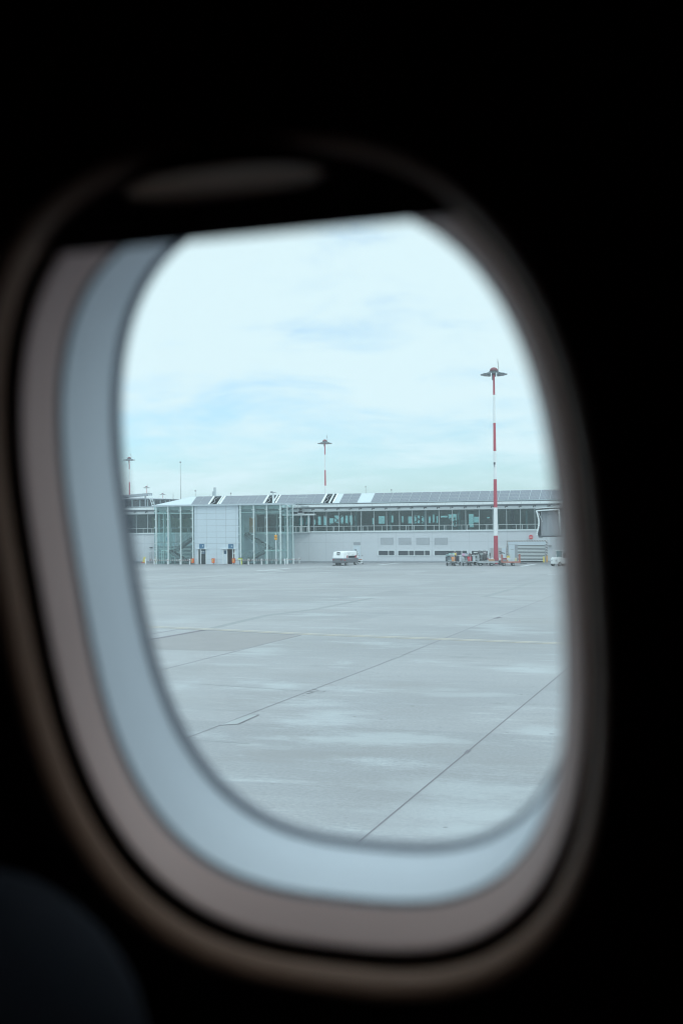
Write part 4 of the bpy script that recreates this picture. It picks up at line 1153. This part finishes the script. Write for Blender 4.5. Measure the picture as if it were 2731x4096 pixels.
put(c2, .22, -.40, Z, (.46, .28, .62), (.66, .03, .06), 'bright red hard suitcase on second cart')
put(c2, .22, .05, Z, (.40, .24, .56), (.08, .09, .10), 'black suitcase with white tag beside red suitcase')
put(c2, .22, .44, Z, (.34, .24, .58), (.45, .50, .52), 'light grey suitcase at left of the second cart')
put(c2, .16, .20, Z+.22, (.18, .10, .30), (.80, .84, .84), 'small white bag wedged in second cart frame', 'holdall')
put(c2, .34, .40, 1.18, (.50, .36, .38), (.55, .33, .48), 'pink patterned soft bag on top left of second cart', 'holdall')
put(c2, .75, .18, 1.22, (.80, .42, .34), (.24, .33, .42), 'blue grey holdall topmost on the second cart', 'holdall')
put(c2, .32, -.02, 1.16, (.55, .36, .30), (.38, .40, .43), 'mid grey holdall on the second cart beside pink bag', 'holdall', dr=-.1)
put(c2, .34, -.44, 1.20, (.44, .34, .34), (.10, .06, .07), 'dark maroon holdall above the red suitcase', 'holdall')
put(c2, .85, -.30, Z, (.5, .34, .70), (.05, .05, .055), 'black suitcase behind the red suitcase on second cart')
put(c2, .85, .30, Z, (.5, .34, .70), (.07, .04, .05), 'dark plum suitcase deep in the second cart')
put(c3, .22, -.35, Z, (.44, .28, .66), (.05, .055, .06), 'black suitcase at right end of the heaped cart')
put(c3, .22, .12, Z, (.42, .28, .64), (.06, .085, .08), 'dark green suitcase at middle of the heaped cart')
put(c3, .3, .10, 1.21, (.7, .44, .28), (.05, .055, .06), 'black flat suitcase lying on the heaped cart', dr=.1)
put(c3, .3, .34, 1.50, (.46, .3, .16), (.62, .66, .66), 'white flat case with dark trim on heaped cart')
put(c3, .5, -.36, 1.22, (.5, .4, .34), (.22, .25, .26), 'grey holdall on right of the heaped cart', 'holdall')
put(c3, .8, -.10, 1.50, (.8, .4, .26), (.07, .08, .09), 'black holdall topmost on the heaped cart', 'holdall')
put(c3, 1.0, -.45, Z, (.5, .3, .78), (.06, .06, .065), 'tall black suitcase behind heaped cart end frame', dr=1.3)
put(c3, 1.2, .2, Z, (.5, .4, .75), (.05, .055, .06), 'dark grey trunk deep in the heaped cart')
put(c3, 1.3, -.40, 1.34, (.60, .4, .34), (.34, .33, .35), 'pale grey rolled bag at rear of heaped cart', 'holdall')
put(c3, 1.9, -.3, 1.3, (.7, .5, .5), (.10, .10, .11), 'charcoal duffel at far end of heaped cart', 'holdall')
put(c3, 1.9, -.3, Z, (.6, .5, .76), (.05, .05, .05), 'large black trunk at far end of heaped cart', dr=.4)
# flat dollies
def dolly(u, v, L, label, metal, rz, ends=(0, 1)):
    x, y = GP(u, v); t = thing('flat_dolly', label, 'dolly', (x, y, 0), rz, group='empty flat dollies')
    W = 1.5; zd = .50
    b = MB(); b.box(0, L, 0, W, zd-.04, zd); b.build('deck', M['deck'], t)
    b = MB(); b.box(-.03, L+.03, -.03, 0, zd-.12, zd+.03); b.box(-.03, L+.03, W, W+.03, zd-.12, zd+.03); b.box(-.03, 0, 0, W, zd-.12, zd+.03); b.box(L, L+.03, 0, W, zd-.12, zd+.03); b.build('chassis', metal, t)
    for e in ends:
        xx = .02 if e == 0 else L-.02
        b = MB()
        for q in (.03, W*.33, W*.66, W-.03): b.tube((xx,q,zd), (xx,q,1.38), .035, n=8)
        for z in (.95, 1.38): b.tube((xx,.03,z), (xx,W-.03,z), .03, n=8)
        b.box(xx-.012, xx+.012, W*.1, W*.5, .6, 1.3)
        b.build('end_frame', metal, t)
    b = MB()
    for xx in (.2, L-.85): b.tube((xx,.1,.17), (xx,W-.1,.17), .05, n=8)
    b.bar((L,W/2,.3), (L+.9,W/2,.24), .07, .07); b.build('axle_frame', M['dark'], t)
    for xx in (.2, L-.85):
        for q in (.08, W-.08): wheel(t, xx, q, .18, .13)
    return t
drz = TH - rad(1)
dolly(1914, 2264, 2.45, 'grey flat dolly between heaped cart and tall mast', M['steel'], drz, (0,))
dolly(1968, 2260, 1.9, 'grey flat dolly half hidden behind the mast foot', M['dark'], drz, ())
dolly(2009, 2264, 2.2, 'rusty red flat dolly with end rails before the gate', M['rust'], drz, (0, 1))
x, y = GP(1938, 2257)
t = thing('carton', 'small brown carton on the grey dolly deck', 'carton', (*GP(1962, 2262), .5)); 
b = MB(); b.box(-.35, .35, .3, .7, .001, .3); b.build('body', mat('cardboard', (.50, .30, .18), .8), t)
b = MB(); b.box(-.351, .351, .46, .54, .3005, .304); b.build('tape', M['yline'], t)
x, y = GP(1937, 2258)
t = thing('white_cabinet', 'slim white cabinet standing behind the grey dolly', 'cabinet', (x, y, 0), drz)
b = MB(); b.box(-.25, .22, 0, .35, 0, 1.28); b.build('body', M['gpuw'], t, bevel=.02)
b = MB(); b.box(-.16, .0, -.02, -.001, .78, .93); b.build('label_plate', M['rust'], t)
x, y = GP(1958.5, 2256)
t = thing('speaker_post', 'slim black post box behind dolly left of the mast', 'post box', (x, y, 0))
b = MB(); b.box(-.06, .06, -.06, .06, 1.0, 1.45); b.build('box', M['black'], t); b = MB(); b.tube((0,0,0), (0,0,1.0), .03); b.build('post', M['dark'], t)
p = on_cart(c3, 0, 0, 0); x, y = GP(2006, 2257)
t = thing('pushchair', 'folded dark pushchair on the rail of the red dolly', 'pushchair', (x, y, 1.38), .2)
b = MB(); b.tube((-.35,0,.25), (.3,0,.05), .04); b.tube((-.3,0,.0), (.3,0,.06), .03); b.tube((-.35,0,.25), (-.05,0,.28), .03); b.build('frame', M['black'], t)
for q in (-.25, .3): 
    b = MB(); b.tube((q,-.03,0.03), (q,.03,.03), .07, n=12); b.build('wheel', M['tyre'], t)
# tractor at right edge
x, y = GP(2232, 2265)
TR = thing('baggage_tractor', 'white baggage tractor with open cab at right window edge', 'tractor', (x, y, 0), TH+rad(35))
b = MB(); b.box(-.1, 2.5, 0, 1.25, .28, .95); b.build('body', M['gpuw'], TR, bevel=.06, seg=3)
b = MB(); b.box(0, .75, .05, 1.2, .95, 1.1); b.build('bonnet', M['gpuw'], TR, bevel=.05)
b = MB()
for (px_, py_) in ((.8,.08),(.8,1.17),(1.9,.08),(1.9,1.17)): b.box(px_-.04, px_+.04, py_-.04, py_+.04, .95, 1.85)
b.box(.68, 2.05, 0, 1.25, 1.85, 1.93); b.build('cab_frame', M['gpuw'], TR)
b = MB(); b.box(.81, .83, .12, 1.13, 1.05, 1.85); b.build('windscreen', M['ghall'], TR)
b = MB(); b.box(1.3, 1.75, .3, .95, .96, 1.12); b.box(1.7, 1.8, .3, .95, 1.12, 1.6); b.build('seat', M['black'], TR)
b = MB(); b.box(-.13, -.1, .12, .34, .6, .74); b.build('headlight', M['rim'], TR); b = MB(); b.box(-.13, -.1, .91, 1.13, .6, .74); b.build('headlight', M['rim'], TR)
for (wx, wy) in ((.25,.06),(2.05,.06),(.25,1.19),(2.05,1.19)): wheel(TR, wx, wy, .27, .2)

# ================================================================== JET BRIDGE
YJ = Y0-9
xa, zb = FP(2146, 2143, YJ); xb, zt = FP(2234, 2042, YJ)
JO = Vector(((xa+xb)/2, YJ+1.5, 0))
JB = thing('jet_bridge', 'pale grey jet bridge cab with curved white hood frame', 'jet bridge', JO)
b = MB(); b.box(xa+.55, xb+.3, YJ+.9, YJ+.98, zb, zt-.1); b.box(xa+.5, xa+.58, YJ+.35, YJ+.9, zb, zt-.1)
for k in range(26): 
    z = zb+.1+k*(zt-zb-.3)/26; b.box(xa+1.25, xb-.1, YJ+.885, YJ+.899, z, z+.05)
b.build('cab_wall', mat('bridge_grey', (.40, .42, .46), .6), JB, JO)
b = MB(); b.box(xa+.2, xb+.5, YJ-.2, YJ+3.4, zb-.18, zb); b.build('floor', M['dark'], JB, JO, bevel=.04)
b = MB(); b.hexa([(xa-.1,YJ-.1,zt+.28),(xb+.6,YJ-.1,zt+.42),(xb+.6,YJ+3.6,zt+.42),(xa-.1,YJ+3.6,zt+.28),(xa-.1,YJ-.1,zt+.36),(xb+.6,YJ-.1,zt+.5),(xb+.6,YJ+3.6,zt+.5),(xa-.1,YJ+3.6,zt+.36)]); b.build('roof', M['white'], JB, JO)
b = MB(); b.box(xa+.1, xb+.5, YJ+.3, YJ+3.3, zt-.1, zt+.26); b.build('roof_void', M['dark'], JB, JO)
def curve_pts(n=14):
    out = []
    for k in range(n+1):
        t_ = k/n; z = zt+(zb-zt)*t_
        out.append((xa+.28*math.sin(math.pi*min(1, t_*1.1))**1.2+.03*t_, z))
    return out
cp = curve_pts()
b = MB()
for (p, q) in zip(cp[:-1], cp[1:]): b.tube((p[0], YJ-.1, p[1]), (q[0], YJ-.1, q[1]), .10, n=10)
b.tube((xa-.02,YJ-.1,zt), (xb,YJ-.1,zt+.13), .09, n=10); b.tube((xb,YJ-.1,zt+.13), (xb+.13,YJ-.1,zb+.05), .09, n=10)
b.build('hood_frame', M['white'], JB, JO, smooth=True)
b = MB()
for (p, q) in zip(cp[:-1], cp[1:]): b.face([(p[0]+.06,YJ-.05,p[1]),(q[0]+.06,YJ-.05,q[1]),(xa+.5,YJ+.7,q[1]),(xa+.5,YJ+.7,p[1])])
b.build('bellows', M['dark'], JB, JO)
b = MB(); b.tube((xa+.25,YJ-.12,zt-.25), (xa+.65,YJ+.5,zb+1.75), .035); b.build('strut', M['white'], JB, JO)
b = MB(); b.box(xa+1.05, xa+1.15, YJ+.80, YJ+.884, zb+.6, zt-.5); b.box(xa+1.05, xa+1.25, YJ+.75, YJ+.884, zt-.5, zt-.2); b.box(xa+1.62, xa+1.68, YJ+.8, YJ+.884, zb+.45, zb+1.0); b.build('conduit', M['soffit'], JB, JO)
b = MB()
for k in range(4): b.box(xa+1.75, xa+2.05, YJ+.87, YJ+.884, zb+1.95+k*.1, zb+2.0+k*.1)
b.build('vent', M['soffit'], JB, JO)
b = MB(); b.box(xb+.5, xb+26, YJ+.6, YJ+3.2, zb-.1, zt+.2); b.build('tunnel', M['white'], JB, JO)
b = MB(); b.tube((xb+7,YJ+1.9,0), (xb+7,YJ+1.9,zb-.1), .35, n=16); b.box(xb+6, xb+8, YJ+.9, YJ+2.9, 0, .4); b.build('support_leg', M['steel'], JB, JO)
b = MB(); x = xb-.3; b.path([(x,YJ,zb-.18),(x+.05,YJ,zb-.45),(x-.12,YJ,zb-.6),(x-.1,YJ,zb-.72)], .04); b.build('hook', M['steel'], JB, JO)
b = MB(); b.box(xa+.25, xa+.7, YJ-.1, YJ+.1, zb-.30, zb-.181); b.build('bumper', M['soffit'], JB, JO, bevel=.03)

# ================================================================== PEOPLE IN THE HALL
def person(loc, rz, label, shirt, trousers, stride=.28, seated=False, arm=.2, h=1.74):
    t = thing('person', label, 'person', loc, rz); s = h/1.74
    def skin_mesh(name, verts, edges, radii, m, sub=1):
        me = bpy.data.meshes.new(name); me.from_pydata([tuple(Vector(v)*s) for v in verts], edges, []); me.materials.append(m)
        o = bpy.data.objects.new(name, me); COL.objects.link(o); o.parent = t
        md = o.modifiers.new('skin', 'SKIN'); md.use_smooth_shade = True
        for i, r in enumerate(radii):
            d = me.skin_vertices[0].data[i]; d.radius = (r*s, r*s); d.use_root = (i == 0)
        sb = o.modifiers.new('sub', 'SUBSURF'); sb.levels = sb.render_levels = sub
        return o
    V, E, Rr = [], [], []
    def add(p, r, par=None):
        V.append(p); Rr.append(r)
        if par is not None: E.append((par, len(V)-1))
        return len(V)-1
    pel = add((0,0,.92), .14); wst = add((0,.0,1.08), .125, pel); chs = add((.02,0,1.30), .15, wst); nk = add((.03,0,1.47), .06, chs)
    hd = add((.05,0,1.58), .085, nk); tp = add((.05,0,1.69), .075, hd); add((.14,0,1.60), .018, hd)
    legs, arms = [], []
    for sd in (-1, 1):
        st = stride*sd
        hp = add((0,.09*sd,.86), .10, pel)
        if seated: kn = add((.42,.1*sd,.82), .07, hp); an = add((.42,.1*sd,.42), .045, kn); ft = add((.60,.1*sd,.38), .04, an)
        else: kn = add((.5*st+.06,.09*sd,.48), .065, hp); an = add((st,.09*sd,.09), .045, kn); ft = add((st+.17,.09*sd,.04), .035, an)
        legs.append((hp, kn, an))
        sh = add((.0,.19*sd,1.38), .06, chs); el = add((-arm*sd-.03,.24*sd,1.10), .045, sh); wr = add((-arm*sd*1.4+.08,.24*sd,.88), .03, el); pm = add((-arm*sd*1.5+.11,.24*sd,.80), .032, wr)
        for q in range(4): add((-arm*sd*1.55+.12+.02*q-.02,.24*sd+.01*(q-1.5),.71+.006*abs(q-1.5)), .008, pm)
        add((-arm*sd*1.5+.16,.23*sd,.77), .009, wr)
        arms.append((sh, el, wr))
    skin_mesh('body', V, E, Rr, M['skin'])
    def garment(name, chain_list, grow, m):
        ids = []; ee = []
        for ch in chain_list:
            for i in ch:
                if i not in ids: ids.append(i)
            for a, c in zip(ch[:-1], ch[1:]): ee.append((ids.index(a), ids.index(c)))
        skin_mesh(name, [V[i] for i in ids], ee, [Rr[i]+grow for i in ids], m)
    garment('jacket', [[chs, wst, pel]]+[[chs]+list(a) for a in arms], .022, shirt)
    garment('trousers', [[pel]+list(l) for l in legs], .018, trousers)
    b = MB(); b.lathe([(.10,1.58),(.115,1.64),(.10,1.72),(.05,1.785),(.01,1.79)], 14, (.035,0,0)); o = b.build('hair', M['hair'], t, smooth=True); o.scale = (s,s,s)
    return t
YP = Y0+3.2
c1_ = mat('charcoal_cloth', (.03, .035, .045), .9); c2_ = mat('dark_grey_cloth', (.05, .05, .06), .9); c3_ = mat('black_cloth', (.02, .022, .028), .9)
person((FP(1803, 2110, YP)[0], YP, SILL-.02), math.pi*.97, 'person in dark clothes walking left, front of the two', c1_, c3_, .25)
person((FP(1818.5, 2110, YP)[0], YP, SILL-.02), math.pi*1.04, 'person in bulky dark jacket walking behind the other', c2_, c1_, .34, arm=.3, h=1.8)
person((FP(1879, 2105, Y0+8)[0], Y0+6, SILL-.42), math.pi*.5, 'seated person in dark clothes before bright rear window', c3_, c3_, seated=True)
b = MB(); x = FP(1879, 2105, Y0+8)[0]
t = thing('bench', 'low dark bench inside hall under seated person', 'bench', (x, Y0+6, SILL-.02))
b.box(-.6, .6, -.25, .25, .38, .43); b.build('seat', M['hall'], t)
b = MB(); b.box(-.55, -.45, -.2, .2, 0, .38); b.box(.45, .55, -.2, .2, 0, .38); b.build('leg', M['dark'], t)

# ================================================================== AIRCRAFT CABIN WINDOW
S = .8
a_, c_ = .364852, -.280266; rho = .005511
Ry = Matrix(((math.cos(a_),0,math.sin(a_)),(0,1,0),(-math.sin(a_),0,math.cos(a_))))
Rx = Matrix(((1,0,0),(0,math.cos(c_),-math.sin(c_)),(0,math.sin(c_),math.cos(c_))))
Rz_ = Matrix(((math.cos(rho),-math.sin(rho),0),(math.sin(rho),math.cos(rho),0),(0,0,1)))
Rw = Rz_ @ Ry @ Rx
def camv(v): return RT*v[0] + UP*v[1] + FW*v[2]
E1, E2, NN = camv(Rw.col[0]), camv(Rw.col[1]), camv(Rw.col[2])
WC = EYE + (E1*-.278364 + E2*-.221860 + NN*.60)*S
mw = Matrix((( E1.x, E2.x, -NN.x, WC.x), (E1.y, E2.y, -NN.y, WC.y), (E1.z, E2.z, -NN.z, WC.z), (0,0,0,1)))
CW = thing('cabin_window', 'dark oval airplane cabin window with shade slightly lowered', 'airplane window')
CW.matrix_world = mw
NEXP = 2.7828; NS = 192
def ring(a, b, d, n=NEXP, dx=0, dy=0):
    out = []
    for k in range(NS):
        t = 2*math.pi*k/NS; ct, st = math.cos(t), math.sin(t)
        r = (abs(ct)**n + abs(st)**n)**(-1/n)
        out.append(Vector(((a*r*ct+dx)*S, (b*r*st+dy)*S, -(d-.60)*S)))
    return out
def loft(rings, cap=False):
    mb = MB()
    for r in rings: mb.v += r
    for j in range(len(rings)-1):
        for k in range(NS):
            mb.f.append([j*NS+k, j*NS+(k+1)%NS, (j+1)*NS+(k+1)%NS, (j+1)*NS+k]); mb.mi.append(0)
    if cap:
        mb.f.append(list(range(NS))); mb.mi.append(0)
        q = (len(rings)-1)*NS; mb.f.append([q+k for k in range(NS)]); mb.mi.append(0)
    return mb
# sidewall panel: flat sheet, bell-shaped lip, return behind the lip
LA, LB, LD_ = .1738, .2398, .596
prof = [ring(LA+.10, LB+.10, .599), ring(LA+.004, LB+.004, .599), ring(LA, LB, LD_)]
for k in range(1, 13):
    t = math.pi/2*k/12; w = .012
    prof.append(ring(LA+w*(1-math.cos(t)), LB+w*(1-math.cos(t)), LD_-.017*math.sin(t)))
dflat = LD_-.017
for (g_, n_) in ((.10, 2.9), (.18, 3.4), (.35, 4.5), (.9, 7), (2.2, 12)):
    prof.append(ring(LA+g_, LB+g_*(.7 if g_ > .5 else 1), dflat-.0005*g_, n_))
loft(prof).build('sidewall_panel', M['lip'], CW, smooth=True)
# black slot behind the lip
loft([ring(.1668, .2327, .606), ring(.1672, .2331, .616), ring(.30, .36, .617)]).build('shade_slot', M['black'], CW)
# grey-brown inner trim band
tr_ = [ring(.1672,.2331,.615), ring(.1670,.2329,.6035), ring(.1662,.2321,.6025), ring(.1652,.2310,.603)]
for k in range(1, 9):
    q = k/8; tr_.append(ring(.1652-.0112*q, .2310-.0155*q, .603+.024*q, NEXP+.17*q, dx=-.0024*q, dy=-.0012*q))
loft(tr_).build('inner_trim', M['trim'], CW, smooth=True)
loft([ring(.1540,.2155,.627,NEXP+.17,dx=-.0024,dy=-.0012), ring(.1558,.2172,.6275,NEXP+.17,dx=-.0024,dy=-.0012), ring(.1558,.2172,.6325,NEXP+.17,dx=-.0024,dy=-.0012), ring(.1534,.2149,.633,NEXP+.17,dx=-.0024,dy=-.0012)]).build('trim_groove', M['gasket'], CW)
fr_ = [ring(.1534-.0012*k/8, .2149-.0020*k/8, .633+.052*k/8, NEXP+.17*(1-k/8), dx=-.0024*(1-k/8), dy=-.0012*(1-k/8)) for k in range(9)]
loft(fr_).build('outer_frame', M['frame'], CW, smooth=True)
loft([ring(.1522,.2129,.685), ring(.1505,.2112,.6858), ring(.1502,.2109,.694), ring(.45,.5,.6945)]).build('pane_gasket', M['gasket'], CW)
loft([ring(.1520,.2128,.6885), ring(.1520,.2128,.6915)], cap=True).build('window_pane', M['gcabin'], CW)
# shade
sh = MB(); xh = .205*S; yb = .2005*S; zf = -(.5985-.60)*S; zk = -(.603-.60)*S
sh.box(-xh, xh, yb, .52*S, zk, zf); sh.box(-.14*S, .14*S, yb, yb+.004, zf, zf+.0012)
shade = sh.build('window_shade', M['shade'], CW)
hp_ = MB(); cx_, cy_ = -.002*S, .2285*S; n = 40
for (k_, lift) in ((1.0, 0), (1.0, 1), (.9, 1)):
    for k in range(n):
        t = 2*math.pi*k/n; y_ = .0070*S*k_*math.sin(t)
        hp_.v.append(Vector((cx_+.055*S*k_*math.cos(t), cy_+y_, zf+.0003+lift*(.0012+1.15*(y_+.0070*S)))))
for j in range(2):
    for k in range(n): hp_.f.append([j*n+k, j*n+(k+1)%n, (j+1)*n+(k+1)%n, (j+1)*n+k]); hp_.mi.append(0)
hp_.f.append([2*n+k for k in range(n)]); hp_.mi.append(0)
hp_.build('grip', mat('shade_grip', (.78, .50, .34), .35), shade)
# rest of the cabin lining closes the room round the camera
cb = MB(); X_, Y_, zn, zq = 1.75, 1.35, -(dflat-.60)*S-.004, 3.0
def q4(a, b_, c, d): cb.face([a, b_, c, d])
q4((-X_,-Y_,zn),(X_,-Y_,zn),(X_,-Y_,zq),(-X_,-Y_,zq)); q4((-X_,Y_,zn),(X_,Y_,zn),(X_,Y_,zq),(-X_,Y_,zq))
q4((-X_,-Y_,zn),(-X_,Y_,zn),(-X_,Y_,zq),(-X_,-Y_,zq)); q4((X_,-Y_,zn),(X_,Y_,zn),(X_,Y_,zq),(X_,-Y_,zq))
q4((-X_,-Y_,zq),(X_,-Y_,zq),(X_,Y_,zq),(-X_,Y_,zq))
cb.build('cabin_lining', M['lining'], CW)

# seat in front, lower left
SP = AT(0, 4170, .50)
ST = thing('aircraft_seat', 'dark navy seat back with rounded shoulder left below window', 'airplane seat')
sm = mw.copy(); sm.translation = SP; ST.matrix_world = sm
b = MB(); b.box(-.26, .045, -.55, .055, -.11, .11); b.build('backrest', M['seat'], ST, bevel=.10, seg=8, smooth=True)
b = MB(); b.box(-.16, -.06, -.45, -.045, .1105, .12); b.build('side_trim', M['seatred'], ST, bevel=.004)
b = MB(); b.box(.046, .085, -.5, -.10, -.03, .03); b.build('armrest', M['black'], ST, bevel=.02, seg=3)

# thin airport haze: one closed box over the whole apron
hm = bpy.data.materials.new('thin_haze'); hm.use_nodes = True; ht = hm.node_tree; ht.nodes.clear()
ho = ht.nodes.new('ShaderNodeOutputMaterial'); hv = ht.nodes.new('ShaderNodeVolumePrincipled')
hv.inputs['Color'].default_value = (.86, .93, .97, 1); hv.inputs['Density'].default_value = .0005; hv.inputs['Anisotropy'].default_value = .2
ht.links.new(hv.outputs[0], ho.inputs['Volume'])
b = MB(); b.box(-1500, 1500, -300, 1500, -1, 34)
tag(b.build('haze', hm), kind='stuff')

# ================================================================== WORLD, SUN, CAMERA
SUN_EL, SUN_AZ = rad(48), rad(125)            # azimuth measured from +y towards +x
w = bpy.data.worlds.new('World'); scene.world = w; w.use_nodes = True
nt = w.node_tree; N = nt.nodes; Lk = nt.links; N.clear()
out = N.new('ShaderNodeOutputWorld')
sky = N.new('ShaderNodeTexSky'); sky.sky_type = 'NISHITA'; sky.sun_disc = False; sky.sun_elevation = SUN_EL; sky.sun_rotation = SUN_AZ
sky.air_density = 1.0; sky.dust_density = 1.0; sky.ozone_density = 2.0
bg1 = N.new('ShaderNodeBackground'); bg1.inputs[1].default_value = .14; 
tint = N.new('ShaderNodeMix'); tint.data_type = 'RGBA'; tint.blend_type = 'MULTIPLY'; tint.inputs[0].default_value = 1
tint.inputs[7].default_value = (.78, 1.07, 1.22, 1)
Lk.new(sky.outputs[0], tint.inputs[6]); Lk.new(tint.outputs[2], bg1.inputs[0])
tc = N.new('ShaderNodeTexCoord'); sx = N.new('ShaderNodeSeparateXYZ'); Lk.new(tc.outputs['Generated'], sx.inputs[0])
def mth(op, a, b=None):
    m = N.new('ShaderNodeMath'); m.operation = op
    for i, q in enumerate((a, b)):
        if q is None: continue
        if isinstance(q, (int, float)): m.inputs[i].default_value = q
        else: Lk.new(q, m.inputs[i])
    return m.outputs[0]
den = mth('ADD', mth('MAXIMUM', sx.outputs[2], 0.0), .16)
cxv = N.new('ShaderNodeCombineXYZ'); Lk.new(mth('DIVIDE', sx.outputs[0], den), cxv.inputs[0]); Lk.new(mth('DIVIDE', sx.outputs[1], den), cxv.inputs[1])
def noise(scale, det, rough, off):
    mp = N.new('ShaderNodeMapping'); mp.inputs['Location'].default_value = off; Lk.new(cxv.outputs[0], mp.inputs[0])
    n = N.new('ShaderNodeTexNoise'); n.inputs['Scale'].default_value = scale; n.inputs['Detail'].default_value = det; n.inputs['Roughness'].default_value = rough
    n.inputs['Distortion'].default_value = .4
    Lk.new(mp.outputs[0], n.inputs['Vector']); return n.outputs['Fac']
n1 = noise(.9, 8, .55, (3.1, 1.7, 0)); n2 = noise(3.0, 10, .62, (7.3, 2.2, 0))
elev = mth('SUBTRACT', mth('MULTIPLY', sx.outputs[2], 2.0), .215)
mask = mth('ADD', mth('ADD', mth('MULTIPLY', n1, 1.0), mth('MULTIPLY', n2, .62)), elev)
rm = N.new('ShaderNodeMapRange'); rm.interpolation_type = 'SMOOTHSTEP'
rm.inputs[1].default_value = .50; rm.inputs[2].default_value = .92; rm.inputs[3].default_value = .16; rm.inputs[4].default_value = 1.0
Lk.new(mask, rm.inputs[0])
bg2 = N.new('ShaderNodeBackground'); bg2.inputs[0].default_value = (.77, .955, 1.0, 1); 
gain = N.new('ShaderNodeMapRange'); gain.interpolation_type = 'SMOOTHSTEP'
gain.inputs[1].default_value = .24; gain.inputs[2].default_value = .85; gain.inputs[3].default_value = 1.04; gain.inputs[4].default_value = 1.95
Lk.new(sx.outputs[2], gain.inputs[0]); Lk.new(gain.outputs[0], bg2.inputs[1])
mxs = N.new('ShaderNodeMixShader'); Lk.new(rm.outputs[0], mxs.inputs[0]); Lk.new(bg1.outputs[0], mxs.inputs[1]); Lk.new(bg2.outputs[0], mxs.inputs[2])
Lk.new(mxs.outputs[0], out.inputs[0])

sl = bpy.data.lights.new('sun', 'SUN'); sl.energy = .6; sl.angle = rad(14); sl.color = (1, .96, .90)
so = bpy.data.objects.new('sun', sl); COL.objects.link(so)
sd = Vector((math.sin(SUN_AZ)*math.cos(SUN_EL), math.cos(SUN_AZ)*math.cos(SUN_EL), math.sin(SUN_EL)))
so.rotation_euler = (-sd).to_track_quat('-Z', 'Y').to_euler()

cam = bpy.data.cameras.new('camera'); co = bpy.data.objects.new('camera', cam); COL.objects.link(co)
cam.sensor_fit = 'VERTICAL'; cam.sensor_height = 36; cam.sensor_width = 24; cam.lens = FPX/4096*36
cam.clip_start = .02; cam.clip_end = 9000
co.matrix_world = Matrix(((RT.x, UP.x, -FW.x, EYE.x), (RT.y, UP.y, -FW.y, EYE.y), (RT.z, UP.z, -FW.z, EYE.z), (0,0,0,1)))
cam.dof.use_dof = True; cam.dof.focus_distance = 165; cam.dof.aperture_fstop = 4.6; cam.dof.aperture_blades = 0
scene.camera = co
scene.render.engine = 'CYCLES'
scene.cycles.use_denoising = True
scene.cycles.filter_width = 1.1
scene.cycles.max_bounces = 10; scene.cycles.diffuse_bounces = 5; scene.cycles.transparent_max_bounces = 24
scene.cycles.volume_bounces = 1
scene.cycles.caustics_reflective = False; scene.cycles.caustics_refractive = False
scene.view_settings.view_transform = 'Standard'; scene.view_settings.look = 'None'
scene.view_settings.exposure = 0; scene.view_settings.gamma = 1
